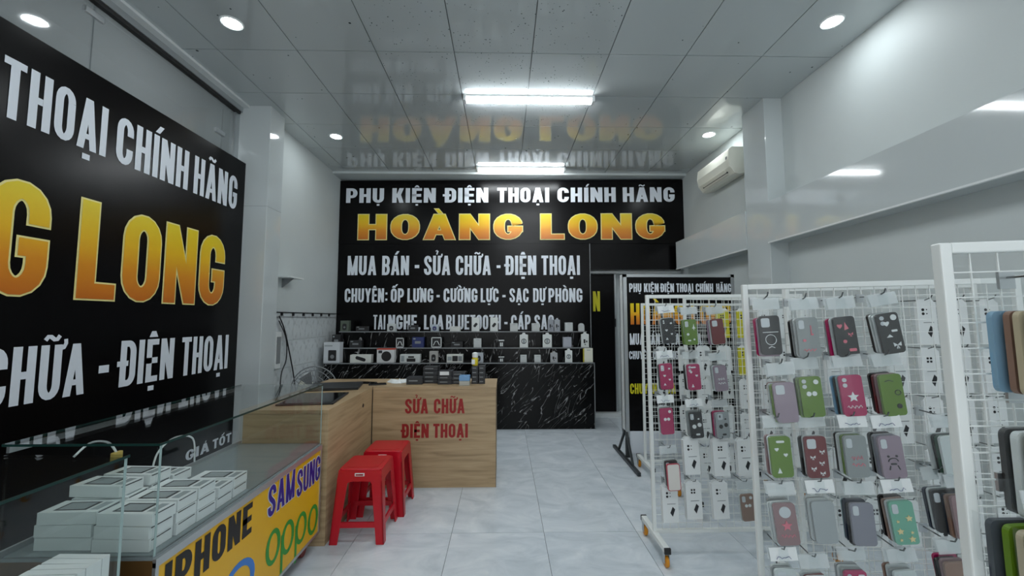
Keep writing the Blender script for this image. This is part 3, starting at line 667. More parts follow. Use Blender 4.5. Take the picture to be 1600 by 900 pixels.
# ================================================================== STOOLS
def stool(name, label, x, y, rz=0):
    t = thing(name, label, 'stool', (x, y, 0), rz, 'red plastic stools')
    H, a, b = .452, .138, .172
    MB().prism(rrect(a*2, a*2, .03, 4), H-.014, H, 'z').build('seat', REDP, t, True, .005)
    MB().prism(rrect(a*1.5, a*1.5, .03, 4), H, H+.0015, 'z').build('seat_panel', REDP, t)
    ap = MB()
    for s in range(4):
        c, n = math.cos(s*PI/2), math.sin(s*PI/2); R = lambda u, v, z: (u*c-v*n, u*n+v*c, z)
        k = a+.006
        ap.hexa([R(-k, -k, H-.075), R(k, -k, H-.075), R(k, -k+.008, H-.075), R(-k, -k+.008, H-.075)], [R(-a+.004, -a, H-.008), R(a-.004, -a, H-.008), R(a-.004, -a+.008, H-.008), R(-a+.004, -a+.008, H-.008)])
    for s in range(4):
        c, n = math.cos(s*PI/2), math.sin(s*PI/2); R = lambda u, v, z: (u*c-v*n, u*n+v*c, z)
        for q in (-1, 1):
            k = a+.006; pts = [(q*(k-.06), H-.074), (q*(k-.1), H-.074), (q*(k-.075), H-.08), (q*(k-.063), H-.093), (q*(k-.058), H-.12)]
            if q > 0: pts.reverse()
            ap.add([R(u, -k, z) for u, z in pts]+[R(u, -k+.008, z) for u, z in pts], [tuple(range(5)), tuple(range(9, 4, -1))]+[(i, i+5, (i+1) % 5+5, (i+1) % 5) for i in range(5)])
    ap.build('apron', REDP, t)
    for sx in (-1, 1):
        for sy in (-1, 1):
            l = MB()
            def leg(w0, w1, th, ax):
                top = [(0, 0), (w0, 0), (w0, th), (0, th)]; bot = [(0, 0), (w1, 0), (w1, th), (0, th)]
                f = (lambda p, q: (q[0], q[1])) if ax == 0 else (lambda p, q: (q[1], q[0]))
                P = lambda q, c, z: (sx*(c-f(0, q)[0]), sy*(c-f(0, q)[1]), z)
                A = [P(q, b, 0) for q in bot]; B = [P(q, a+.003, H-.04) for q in top]
                if sx*sy*(1 if ax == 0 else -1) < 0: A.reverse(); B.reverse()
                l.hexa(A, B)
            leg(.07, .05, .01, 0); leg(.07, .05, .01, 1)
            o = l.build('leg', REDP, t, bevel=.002)
    zr = .115; c = b-(b-a)*zr/H
    for s in range(4):
        co, n = math.cos(s*PI/2), math.sin(s*PI/2); R = lambda u, v, z: (u*co-v*n, u*n+v*co, z)
        MB().hexa([R(-c+.03, -c+.002, zr-.016), R(c-.03, -c+.002, zr-.016), R(c-.03, -c+.014, zr-.016), R(-c+.03, -c+.014, zr-.016)],
                  [R(-c+.03, -c+.004, zr+.016), R(c-.03, -c+.004, zr+.016), R(c-.03, -c+.016, zr+.016), R(-c+.03, -c+.016, zr+.016)]).build('stretcher', REDP, t)
    bx(-.03, .03, -a-.008, -a+.002, H-.042, H-.024).build('brand_sticker', WHITE, t)
    bx(-.024, .024, -a-.0095, -a-.007, H-.038, H-.028).build('brand_print', mat('red_print', (150, 30, 40), .5), t)
stool('plastic_stool', 'red plastic stool in front, with white sticker on its apron', -.925, 2.88)
stool('plastic_stool', 'red plastic stool tucked behind the front stool at the counter', -.885, 3.24)

# ================================================================== GLASS SHOWCASES
def showcase(label, y0, y1, group):
    X0, X1, ZB, ZT = -1.65, -1.15, .64, 1.005
    t = thing('glass_showcase', label, 'showcase', (0, 0, 0), 0, group)
    bx(X0, X1, y0, y1, .1, ZB-.012).build('cabinet_body', BROWN, t)
    bx(X1, X1+.006, y0+.012, y1-.012, .115, ZB-.035).build('front_panel', YPAN, t)
    f = MB().box(X1, X1+.012, y0, y1, ZB-.035, ZB-.008).box(X1, X1+.01, y0, y1, .1, .116)
    for y in (y0, y1-.014): f.box(X1, X1+.011, y, y+.014, .1, ZB-.02)
    f.build('panel_frame', STEEL, t)
    bx(X0, X1, y0, y1, ZB-.012, ZB).build('glass_bed', mat('bed_grey', (126, 136, 138), .25), t)
    g = .008
    bx(X1-g, X1, y0, y1, ZB, ZT-g).build('front_glass', GLASS, t)
    bx(X0, X1-g, y0, y0+g, ZB, ZT-g).build('end_glass', GLASS, t)
    bx(X0, X1-g, y1-g, y1, ZB, ZT-g).build('end_glass', GLASS, t)
    bx(X0-.01, X1+.004, y0-.004, y1+.004, ZT-g, ZT).build('top_glass', GLASS, t)
    e = MB().box(X1+.004, X1+.006, y0-.004, y1+.004, ZT-g, ZT).box(X0-.01, X1+.006, y0-.006, y0-.004, ZT-g, ZT).box(X0-.012, X0-.01, y0-.004, y1+.004, ZT-g, ZT)
    e.build('glass_rim', GEDGE, t)
    for y in (y0, y1-g): bx(X1, X1+.002, y, y+g, ZB, ZT-g).build('glass_corner', GEDGEL, t)
    bx(X0, X0+.01, y0, y1, ZB, ZB+.02).build('sliding_track', STEEL, t)
    bx(X0, X0+.01, y0, y1, ZT-.03, ZT-.01).build('sliding_track', STEEL, t)
    for y in (y0+.1, y1-.08):
        for x in (X0+.08, X1-.06):
            w_ = MB(); w_.lathe([(0, -.016), (.038, -.016), (.042, -.01), (.042, .01), (.038, .016), (0, .016)], (x, y, .042), 14, 'x'); w_.build('castor_wheel', mat('castor_red', (120, 36, 26), .4), t, True)
            bx(x-.022, x+.022, y-.015, y+.03, .07, .1).build('castor_fork', DSTEEL, t)
    return t
s1 = showcase('glass topped showcase with yellow brand panel beside the oak counter', 1.43, 2.665, 'glass showcases')
s2 = showcase('nearest glass topped showcase at the lower left corner', .06, 1.31, 'glass showcases')
PM = lambda u, v, l: (-1.143+l, u, v)
bx(-1.146, -1.1435, 1.36, 1.405, .1, .63)
lettering('iphone_lettering', [('IPHONE', 1.475, 1.96, .455, .59)], PM, INK, s1, .4)
lettering('samsung_rim', [('SAM', 2.085, 2.34, .452, .6), ('SUNG', 2.365, 2.65, .43, .575)], PM, LETTER, s1, .36, .03)
lettering('samsung_lettering', [('SAM', 2.085, 2.34, .452, .6), ('SUNG', 2.365, 2.65, .43, .575)], PM, NAVY, s1, .36, 0, .0015)
op = MB(); G = Glyphs(.3, .3)
def ring(cy, cz, ry, rz, t0):
    n = 24
    for k in range(n):
        a, b = 2*PI*k/n, 2*PI*(k+1)/n
        op.add([PM(cy+ry*math.cos(a), cz+rz*math.sin(a), 0), PM(cy+ry*math.cos(b), cz+rz*math.sin(b), 0), PM(cy+(ry-t0)*math.cos(b), cz+(rz-t0*.8)*math.sin(b), 0), PM(cy+(ry-t0)*math.cos(a), cz+(rz-t0*.8)*math.sin(a), 0)], [(0, 1, 2, 3)])
for k, cy_ in enumerate((2.15, 2.29, 2.435, 2.58)):
    cz0 = .29-.024*k; ring(cy_, cz0, .066, .085, .028)
    if k in (1, 2): op.add([PM(cy_-.068, cz0-.16, .0004), PM(cy_-.046, cz0-.16, .0004), PM(cy_-.046, cz0+.04, .0004), PM(cy_-.068, cz0+.04, .0004)], [(0, 1, 2, 3)])
op.build('oppo_lettering', GREENP, s1)
op = MB(); ring(1.88, .27, .12, .1, .035); op.build('blue_logo', BLUEP, s1)

# white phone boxes in the far showcase
PB_w, PB_h, PB_l = .1, .042, .19
pbm = bx(-PB_l/2, PB_l/2, -PB_w/2+.002, PB_w/2-.002, 0, PB_h-.002).mesh('box', WHITE)
pfr = MB()
for q in ((-.06, .045, -.032, -.026), (-.06, .045, .026, .032), (-.06, -.052, -.03, .03), (.035, .045, -.03, .03)): pfr.box(q[0], q[1], q[2], q[3], PB_h-.002, PB_h-.0012)
pfrm = pfr.mesh('print', INK); pwin = bx(-.052, .035, -.026, .026, PB_h-.002, PB_h-.0014).mesh('window_print', GREYP)
pst = MB().box(.058, .085, -.03, .03, PB_h-.002, PB_h-.0012).mesh('print', GREYP)
psd = bx(PB_l/2, PB_l/2+.0008, -.04, .04, PB_h*.78, PB_h*.86).mesh('side_line', INK)
def pbox(x, y, z, rz, label):
    t = thing('phone_box', label, 'box', (x, y, z), rz, 'white phone boxes in the showcase')
    use(pbm, 'box', None, t); use(pfrm, 'print', None, t); use(pwin, 'window_print', None, t); use(pst, 'end_print', None, t); use(psd, 'side_line', None, t)
fz = .641
order = ['nearest', 'second', 'third', 'fourth', 'farthest']
for i, n in enumerate((3, 3, 3, 2, 2)):
    for j in range(n):
        lv = ['bottom', 'middle' if n == 3 else 'top', 'top'][j]
        pbox(-1.275+random.uniform(-.006, .006), 1.505+.104*i, fz+PB_h*j, random.uniform(-.05, .05), 'white phone box, %s of the %s stack along the front glass' % (lv, order[i]))
for i, n in enumerate((3, 4, 4, 3)):
    for j in range(n):
        lv = ['bottom', 'second', 'third', 'top'][j] if n == 4 else ['bottom', 'middle', 'top'][j]
        pbox(-1.49+random.uniform(-.01, .01), 1.52+.112*i, fz+PB_h*j, random.uniform(-.08, .08), 'white phone box, %s of the %s stack in the rear row' % (lv, order[i]))
# slim white boxes in the near showcase
sm = bx(-.075, .075, -.011, .011, 0, .085).mesh('box', WHITE); sp = bx(-.05, .05, -.0125, -.011, .02, .06).mesh('print', GREYP)
for k in range(34):
    y = .45+.0252*k
    t = thing('slim_box', 'slim white box standing in the long row inside the near showcase', 'box', (-1.238, y, fz), random.uniform(-.04, .04), 'slim white boxes in the near showcase')
    use(sm, 'box', None, t); use(sp, 'print', None, t)
t = thing('white_carton', 'flat white carton lying on the row of slim boxes in the near showcase', 'box', (-1.285, .86, fz+.086), .08)
bx(-.09, .09, -.17, .17, 0, .03).build('box', WHITE, t, bevel=.003); MB().lathe([(0, .0305), (.008, .0305)], (.05, .1, 0), 10).build('dot_print', INK, t)
def cable(name, label, pts, m, r, tipm=None, tip=None):
    t = thing(name, label, 'cable', pts[0]); o = Vector(pts[0])
    P = [Vector(p)-o for p in pts]; Q = []
    for i in range(len(P)-1):
        a, b, c, d = P[max(i-1, 0)], P[i], P[i+1], P[min(i+2, len(P)-1)]
        for k in range(6):
            u = k/6; Q.append(.5*((2*b)+(c-a)*u+(2*a-5*b+4*c-d)*u*u+(3*b-a-3*c+d)*u**3))
    Q.append(P[-1]); MB().tube(Q, r, 6).build('cord', m, t, True)
    if tipm:
        e = P[-1]; bx(e.x-.008, e.x+.008, e.y-.02, e.y+.02, e.z-.03, e.z+.005).build('plug', tipm, t, bevel=.003)
cable('charging_cable', 'white cable with yellow plug hanging in the far showcase', [(-1.62, 1.62, .9), (-1.6, 1.66, .94), (-1.57, 1.7, .93), (-1.56, 1.73, .88)], WHITE, .004, mat('plug_yellow', (196, 170, 90), .4))
cable('charging_cable', 'white looped cable behind the rear row of phone boxes', [(-1.6, 1.95, .7), (-1.6, 1.98, .8), (-1.58, 2.05, .85), (-1.56, 2.14, .82), (-1.56, 2.16, .7)], WHITE, .004)

# ================================================================== LEFT REAR CORNER
t = thing('standing_fan', 'grey standing fan half hidden behind the side counter', 'fan', (-1.92, 4.28, 0))
cz_ = .70
g = MB()
for r, y in ((.235, -.02), (.2, -.06), (.15, -.075), (.1, -.08), (.05, -.082)):
    g.tube([(r*math.cos(2*PI*k/28), y, cz_+r*math.sin(2*PI*k/28)) for k in range(29)], .006 if r > .22 else .004, 5)
for k in range(36):
    a = 2*PI*k/36; g.tube([(.05*math.cos(a), -.082, cz_+.05*math.sin(a)), (.15*math.cos(a), -.075, cz_+.15*math.sin(a)), (.2*math.cos(a), -.06, cz_+.2*math.sin(a)), (.235*math.cos(a), -.02, cz_+.235*math.sin(a)), (.2*math.cos(a), .05, cz_+.2*math.sin(a)), (.06*math.cos(a), .07, cz_+.06*math.sin(a))], .0018, 4)
g.build('guard', GREY, t, True)
for k in range(3):
    b = MB(); a = 2*PI*k/3
    q = [(.03, -.2), (.19, -.35), (.195, .45), (.03, .5)]
    pts = [(r*math.cos(a+s), -.03+.03*s, cz_+r*math.sin(a+s)) for r, s in q]; pt2 = [(p[0], p[1]+.004, p[2]) for p in pts]
    b.add(pts+pt2, [(0, 1, 2, 3), (7, 6, 5, 4), (0, 4, 5, 1), (1, 5, 6, 2), (2, 6, 7, 3), (3, 7, 4, 0)]); b.build('blade', GREY, t)
MB().lathe([(0, -.09), (.05, -.088), (.055, -.05), (.07, .05), (.075, .14), (.05, .18), (0, .185)], (0, 0, cz_), 16, 'y').build('motor', DSTEEL, t, True)
MB().tube([(0, .08, .03), (0, .08, cz_-.04)], .018, 10).build('pole', DSTEEL, t, True)
MB().lathe([(0, .035), (.06, .034), (.19, .018), (.2, 0), (0, 0)], (0, .08, 0), 24).build('base', DSTEEL, t, True)
t = thing('hook_rail', 'thin rail of small black hooks above the wall tiles', 'hook rail', (-2.414, 4.2, 1.44))
bx(0, .012, 0, 1.74, .045, .055).build('rail', DSTEEL, t); bx(0, .008, 0, 1.74, -.003, .003).build('lower_rail', GREY, t)
for k in range(6): bx(0, .02, .3+.24*k-.01, .3+.24*k+.01, -.0+.012, .05).build('hook', INK, t)
t = thing('wall_shelf', 'little white bracket shelf on the rear left wall by the column', 'shelf', (-2.42, 4.5, 1.86))
bx(0, .16, -.12, .16, 0, .012).build('board', WHITE, t); MB().prism([(0, -.1), (.008, -.1), (.13, 0), (0, 0)], .0, .01, 'y').build('bracket', GREY, t)
t = thing('power_box', 'white electrical box with dark side low on the rear left wall', 'switch box', (-2.414, 4.33, .9))
bx(0, .05, 0, .11, 0, .38).build('body', LAMPB, t, bevel=.005); bx(.05, .055, .02, .09, .05, .33).build('cover', GREY, t)
cable('hanging_cable', 'black cord hanging in a long curve down the tiled wall', [(-2.39, 4.42, 1.45), (-2.38, 4.52, 1.3), (-2.38, 4.64, 1.05), (-2.38, 4.78, .7), (-2.37, 4.85, .3), (-2.37, 4.88, .01)], INK, .007)
cable('hanging_cable', 'thinner black cord looping beside the electrical box', [(-2.39, 4.42, 1.4), (-2.38, 4.56, 1.2), (-2.38, 4.58, .98), (-2.38, 4.5, .85), (-2.37, 4.46, .72), (-2.38, 4.47, .4), (-2.37, 4.46, .01)], INK, .006)
t = thing('water_bottle', 'pale plastic bottle on the low white cabinet by the tiled wall', 'bottle', (-2.17, 4.6, .52))
MB().lathe([(0, 0), (.07, 0), (.075, .02), (.075, .2), (.03, .26), (.03, .28), (0, .28)], n=16).build('body', mat('bottle_pale', (214, 214, 196), .3), t, True); MB().lathe([(.032, .27), (.032, .3), (0, .3)], n=12).build('cap', WHITE, t)
t2 = thing('side_cabinet', 'low white cabinet beneath the pale bottle behind the counter', 'cabinet', (-2.17, 4.6, 0))
bx(-.14, .14, -.14, .2, .04, .52).build('body', LAMPB, t2, bevel=.004); bx(.14, .15, -.12, .18, .06, .5).build('door', WHITE, t2); bx(.15, .16, .1, .12, .28, .385).build('handle', STEEL, t2); bx(-.12, .12, -.12, .18, 0, .04).build('plinth', DSTEEL, t2)

# ================================================================== BANNER STAND
t = thing('banner_stand', 'black standing shop banner in a silver frame behind the racks', 'sign', (0, 4.2, 0))
X0, X1, Z0, Z1 = 1.235, 2.395, .29, 1.88
bx(X0+.03, X1-.03, 0, .02, Z0, Z1-.03).build('panel', BLACK, t)
bx(X0+.03, X1-.03, .13, .14, Z0, Z1-.03).build('rear_panel', LETTER, t)
for (a, b, c, d) in ((X0, X0+.035, Z0-.06, Z1), (X1-.035, X1, Z0-.06, Z1)):
    bx(a, b, -.006, .03, c, d).build('frame_post', STEEL, t); bx(a, b, .12, .15, c, d).build('frame_post', STEEL, t)
bx(X0, X1, -.006, .03, Z1-.03, Z1).build('frame_rail', STEEL, t); bx(X0, X1, .12, .15, Z1-.03, Z1).build('frame_rail', STEEL, t)
bx(X0, X0+.004, .03, .12, Z0, Z1).build('side_sheet', LAMPB, t)
bx(X0+.03, X1-.03, .0, .012, .02+.05, Z0).build('lower_sheet', LETTER, t)
for x in (X0+.018, X1-.03):
    MB().tube([(x-.03, -.42, .02), (x-.03, .42, .02)], .022, 4).build('foot_bar', DSTEEL, t)
    bx(x-.02, x+.02, .0, .03, .03, Z0).build('leg_post', DSTEEL, t)
    for s in (-1, 1): MB().tube([(x-.02, .03+s*.24, .03), (x-.012, .03+s*.03, .28)], .014, 4).build('brace', DSTEEL, t)
def sw(words, y0, y1):
    return [(tx, aY(a, (y0+y1)/2, 4.2).x, aY(b, (y0+y1)/2, 4.2).x, aY(1060, y1, 4.2).z, aY(1060, y0, 4.2).z) for tx, a, b in words]
SM = lambda u, v, l: (u, -.002-l, v)
lettering('lettering', sw([('PHỤ', 983, 1002), ('KIỆN', 1006, 1029), ('ĐIỆN', 1032, 1053), ('THOẠI', 1056.5, 1083), ('CHÍNH', 1087, 1114), ('HÃNG', 1119, 1142)], 443, 456.5), SM, LETTER, t, .385)
lettering('lettering_gold', sw([('HOÀNG', 985, 1068), ('LONG', 1080, 1142)], 474, 507), SM, gold('letter_gold_banner', 1.36, 1.57), t, .385)
lettering('lettering', sw([('MUA', 984, 1006), ('BÁN', 1010, 1031), ('SỬA', 1040, 1062), ('CHỮA', 1068, 1096)], 521, 538.5), SM, LETTER, t, .385)
lettering('lettering', sw([('CHUYÊN', 983, 1015), ('ỐP', 1020, 1032), ('LƯNG', 1036, 1060)], 548.5, 561), SM, LETTER, t, .385)
lettering('lettering_yellow', sw([('CHUYÊN', 984.5, 1026), ('SỬA', 1032, 1056)], 599, 615), SM, YEL, t, .385)

# ================================================================== WIRE RACKS
def rack(label, x_top, x_bot, Y, ztop, wd=1.0, group='white wire display racks'):
    """white wire grid rack on castors; left post runs from (x_bot, z .1) to (x_top, ztop)"""
    tilt = math.atan((x_top-x_bot)/(ztop-.1))
    t = thing('wire_rack', label, 'rack', (x_bot, Y, 0), 0, group); t.rotation_euler = (0, tilt, 0)
    r = .011; fz0 = .085
    for x in (0, wd): bx(x-r, x+r, -r, r, fz0, ztop).build('post', RACKW, t, bevel=.003)
    bx(r, wd-r, -r, r, ztop-2*r, ztop).build('top_rail', RACKW, t, bevel=.003)
    bx(r, wd-r, -r, r, .1, .1+2*r).build('bottom_rail', RACKW, t, bevel=.003)
    g = MB(); n = int(round((wd-2*r)/.05)); 
    for k in range(1, n): x = (wd)*k/n; g.tube([(x, 0, .12), (x, 0, ztop-2*r)], .0018, 4, False)
    m = int(round((ztop-.12)/.05))
    for k in range(1, m): z = .11+(ztop-.12)*k/m; g.tube([(r, -.004, z), (wd-r, -.004, z)], .0018, 4, False)
    o = g.build('wire_grid', RACKW, t); o['kind'] = 'stuff'
    for x in (0, wd):
        bx(x-.017, x+.017, -.2, .2, .085, .113).build('foot', RACKW, t, bevel=.003)
        for s in (-1, 1):
            bx(x-.018, x+.018, s*.2-.006, s*.2+.006, .083, .115).build('foot_cap', RUBBER, t)
            c = (x, s*.175, .032)
            MB().lathe([(0, -.011), (.026, -.011), (.032, -.007), (.032, .007), (.026, .011), (0, .011)], c, 14, 'x').build('castor_wheel', ORANGE, t, True)
            bx(x-.016, x-.012, s*.175-.014, s*.175+.014, .025, .082).build('castor_fork', STEEL, t)
            bx(x+.012, x+.016, s*.175-.014, s*.175+.014, .025, .082).build('castor_fork', STEEL, t)
            bx(x-.017, x+.017, s*.175-.018, s*.175+.018, .075, .086).build('castor_plate', STEEL, t)
    return t
YA, YB, YB2, YA3, YA2, YC = 2.62, 1.74, 2.1, 3.2, 3.86, .80
def rk(label, pt, pb, Y, wd=1.0, turn=0):
    a, b = aY(*pt, Y), aY(*pb, Y)
    xb = b.x+(a.x-b.x)*(.1-b.z)/(a.z-b.z)
    r_ = rack(label, a.x, xb, Y, a.z, wd); r_.rotation_euler.z = -turn; return r_
RA = rk('white wire rack on orange castors with colourful cases above white packs', (1011, 461), (1023, 830), YA)
RB = rk('large white wire rack in the right foreground filled with five rows of cases', (1164, 445), (1191, 900), YB, 1.0, .17)
RC = rk('nearest white wire rack cut off by the right picture edge', (1474, 380), (1526, 900), YC, .9, .12)
RB2 = rk('white wire rack standing close behind the large foreground rack', (1228, 449), (1246, 700), YB2)
RA3 = rk('white wire rack between the castor rack and the banner', (1069, 464), (1074, 700), YA3)
RA2 = rk('farthest white wire rack right in front of the black banner', (1003, 474), (1008, 700), YA2)

# ---- hanging packs
CW_, CHT, CD = .078, .154, .010
case_m = MB().prism(rrect(CW_, CHT, .012, 4), 0, CD, 'y').mesh('case', BLKP)
cam_m = {'square': MB().prism(rrect(.032, .036, .007, 3, -.015, .05), -.0018, .001, 'y').mesh('camera_window', GREYP),
         'tall': MB().prism(rrect(.02, .034, .006, 3, -.022, .05), -.0018, .001, 'y').mesh('camera_window', GREYP),
         'round': MB().prism(circ(.021, 18, 0, .045), -.0018, .001, 'y').mesh('camera_window', GREYP),
         'dots': MB().prism(circ(.008, 12, -.022, .06), -.0018, .001, 'y').prism(circ(.008, 12, -.022, .04), -.0018, .001, 'y').mesh('camera_window', GREYP)}
bag_m = MB()
bp = [(-.053, .0), (.053, .0), (.053, -.215), (-.053, -.215)]
bag_m.add([(-.05, .004, .012), (.05, .004, .012), (-.054, -.004, -.05), (.054, -.004, -.05), (-.052, -.006, -.14), (.053, -.005, -.14), (-.05, -.001, -.215), (.051, .0, -.215), (0, -.009, -.05), (0, -.008, -.14), (-.054, .016, -.05), (-.052, .016, -.14), (.002, .0, .012), (.0, -.002, -.216)],
          [(0, 2, 8, 12), (12, 8, 3, 1), (2, 4, 9, 8), (8, 9, 5, 3), (4, 6, 13, 9), (9, 13, 7, 5), (10, 11, 4, 2)])
bag_m = bag_m.mesh('clear_bag', BAG)
hdr_m = MB().add([(-.05, .002, .016), (.05, .002, .016), (.05, -.0045, -.03), (-.05, -.0045, -.03), (-.05, .004, .016), (.05, .004, .016), (.05, -.0025, -.03), (-.05, -.0025, -.03)], [(0, 3, 2, 1), (4, 5, 6, 7), (3, 7, 6, 2)]).mesh('header_card', HFILM)
def scribble(seed, n=9, w_=.06, z0=-.018):
    R = random.Random(seed); x = -.03; pts = []
    for k in range(n): pts.append((x, -.0068, z0+R.uniform(-.006, .008))); x += w_/n
    return MB().tube(pts, .0011, 3).mesh('handwriting', BLUEINK)
scr = [scribble(k) for k in range(4)]
def star(r, cx_=0, cz_=0, k=5, inner=.45): return [(cx_+(r if i % 2 == 0 else r*inner)*math.sin(PI*i/k), cz_+(r if i % 2 == 0 else r*inner)*math.cos(PI*i/k)) for i in range(2*k)]
def heart(r, cx_, cz_): return [(cx_+r*(16*math.sin(a)**3)/16, cz_+r*(13*math.cos(a)-5*math.cos(2*a)-2*math.cos(3*a))/16) for a in [2*PI*i/14 for i in range(14)]]
STK = {}
def sticker(kind):
    if kind in STK: return STK[kind]
    g = MB(); P = lambda p: g.prism(p, -.0022, .0005, 'y')
    bow = lambda x, z, r=.009: (P([(x, z), (x-r, z+r*.7), (x-r*.9, z-r*.4)]), P([(x, z), (x+r*.9, z-r*.4), (x+r, z+r*.7)]), P([(x, z), (x+r*.4, z-r), (x+r*.15, z-r*1.05)]), P([(x, z), (x-r*.15, z-r*1.05), (x-r*.4, z-r)]))
    if kind == 'mix': P(rrect(.012, .009, .002, 2, .02, .045)); P(heart(.008, -.012, .005)); P(heart(.007, .018, -.02)); P(star(.009, -.014, -.048, 3, .5)); P(rrect(.009, .008, .002, 2, -.024, .05)); P(rrect(.008, .008, .002, 2, -.024, .062))
    elif kind == 'plane': P([(.02, .05), (.024, .03), (.033, .022), (.023, .022), (.02, .01), (.017, .022), (.008, .022), (.016, .03)]); P(circ(.008, 10, -.018, -.012)); P(rrect(.018, .008, .002, 2, -.012, -.05)); P(circ(.006, 8, .018, -.045))
    elif kind == 'flowers':
        for x, z, r in ((.018, .015, .012), (-.02, .005, .006), (-.018, -.03, .012), (.02, -.035, .006), (.016, -.058, .012), (-.02, -.06, .006)): P(star(r, x, z, 5, .5))
    elif kind == 'pinkstar': P(star(.02, 0, -.005)); g.tube([(-.025+.05*i/12, -.001, -.042+.006*math.sin(i*1.9)) for i in range(13)], .0014, 3)
    elif kind == 'bows':
        for x, z in ((.02, .02), (-.015, .0), (.015, -.022), (-.016, -.042), (.014, -.06)): bow(x, z)
    elif kind == 'eyes': P(circ(.009, 12, -.01, .012)); P(circ(.009, 12, .01, .012)); P(circ(.009, 12, .02, .056))
    elif kind == 'tags': P(heart(.011, -.01, .038)); P(rrect(.02, .008, .002, 2, .014, .008)); P([(-.018, -.015), (.004, -.015), (-.006, -.004)]); bow(.014, -.046, .014); P(circ(.011, 14, .02, .058))
    elif kind == 'pinktags': P(heart(.01, -.02, .042)); P([(0, .055), (.012, .03), (-.004, .025)]); bow(.016, .008); P(circ(.007, 10, -.008, -.018)); P(rrect(.026, .011, .003, 2, .016, -.052))
    elif kind == 'lines': g.tube([(-.02+.04*i/10, -.001, -.005+.008*math.sin(i*2.3)) for i in range(11)], .0016, 3); g.tube([(-.02+.045*i/10, -.001, -.03+.006*math.sin(i*1.7)) for i in range(11)], .0018, 3)
    elif kind == 'note': P(rrect(.01, .007, .003, 2, .014, .01)); P([(.01, .01), (.013, .01), (.013, .045), (.01, .045)]); P(rrect(.012, .01, .004, 2, -.016, -.012)); g.tube([(-.022+.045*i/10, -.001, -.05+.005*math.sin(i*2.1)) for i in range(11)], .0018, 3)
    elif kind == 'bear': 
        g.tube([(.016*math.cos(a), -.001, -.015+.012*math.sin(a)) for a in [PI*i/10 for i in range(11)]], .002, 4); P(circ(.004, 8, -.014, .004)); P(circ(.004, 8, .014, .004)); P(rrect(.02, .006, .003, 2, 0, -.024)); g.tube([(-.012, -.001, -.03), (-.016, -.001, -.045)], .002, 4); g.tube([(.012, -.001, -.03), (.018, -.001, -.045)], .002, 4)
    elif kind == 'rings': P(circ(.012, 14, -.014, -.008)); P(circ(.012, 14, .018, .0)); P(rrect(.024, .01, .004, 2, .004, -.055)); P(rrect(.008, .014, .002, 2, -.018, .052)); P(rrect(.01, .008, .002, 2, .016, .035))
    elif kind == 'leafs': P(heart(.008, -.016, .03)); P(heart(.008, .016, .008)); P([(-.02, -.06), (-.012, -.04), (-.004, -.06)]); P(rrect(.03, .008, .003, 2, 0, .058))
    elif kind == 'loop': g.tube([(.018+.01*math.cos(2*PI*i/12), -.001, .008+.009*math.sin(2*PI*i/12)) for i in range(13)], .0015, 3); P(circ(.009, 12, .016, -.042)); g.tube([(-.022, -.001, .052), (-.008, -.001, .056), (.008, -.001, .05)], .0015, 3)
    elif kind == 'dot2': P(rrect(.022, .01, .004, 2, .02, .06)); bow(.018, .04, .007)
    elif kind == 'sketch':
        g.tube([(.02*math.cos(2*PI*i/16), -.001, -.018+.02*math.sin(2*PI*i/16)) for i in range(17)], .0014, 3); g.tube([(-.028, -.001, .012), (.03, -.001, .012)], .0014, 3); g.tube([(-.012, -.001, -.05), (0, -.001, -.044), (.012, -.001, -.05)], .0014, 3)
    STK[kind] = g.mesh('stickers', WHITE); return STK[kind]
CC = {'black': (12, 12, 14), 'green': (92, 126, 22), 'red': (104, 10, 18), 'magenta': (168, 14, 84), 'mauve': (146, 128, 142), 'grey': (140, 146, 146), 'dark': (38, 38, 36), 'charcoal': (30, 30, 30),
      'silver': (158, 164, 166), 'pink': (142, 112, 114), 'mint': (104, 168, 144), 'violet': (128, 128, 140), 'clear': (196, 204, 204), 'brown': (138, 108, 92), 'navy': (34, 44, 60), 'teal': (108, 140, 144), 'beige': (180, 168, 140), 'sky': (120, 160, 186), 'deepgreen': (40, 74, 58), 'yellow': (196, 190, 40), 'white': (214, 218, 218)}
def cmat(c): return mat('case_'+c, CC[c], .35 if c not in ('silver', 'clear', 'mauve', 'violet') else .22)
SCOL = {'w': WHITE, 'p': mat('sticker_pink', (214, 112, 128), .4), 'k': INK, 'y': mat('sticker_cream', (226, 206, 150), .4)}
PALE = mat('window_pale', (196, 202, 206), .3)
def pack(col, label, loc, rz, ry, camk='tall', stk=None, sc_='w', hdr=True, hand=None, bag=True, group='phone cases on the racks'):
    t = thing('phone_case_pack', label, 'phone case', loc, 0, group); t.rotation_euler = (0, ry, rz)
    c = use(case_m, 'case', cmat(col), t, (0, 0, -.062-CHT/2+.0))
    if camk: use(cam_m[camk], 'camera_window', PALE, c)
    if stk: use(sticker(stk), 'stickers', SCOL[sc_], c)
    if bag: use(bag_m, 'clear_bag', None, t)
    if hdr: use(hdr_m, 'header_card', WHITE if hand is not None else None, t)
    if hand is not None: use(scr[hand], 'handwriting', None, t)
    return t
hook_m = MB().tube([(0, .155, 0), (0, .02, .0), (0, -.012, .012), (0, -.02, .026)], .0026, 5).mesh('hook', CHROME)
hback_m = bx(-.014, .014, -.003, .003, -.022, .012).mesh('hook_plate', STEEL)
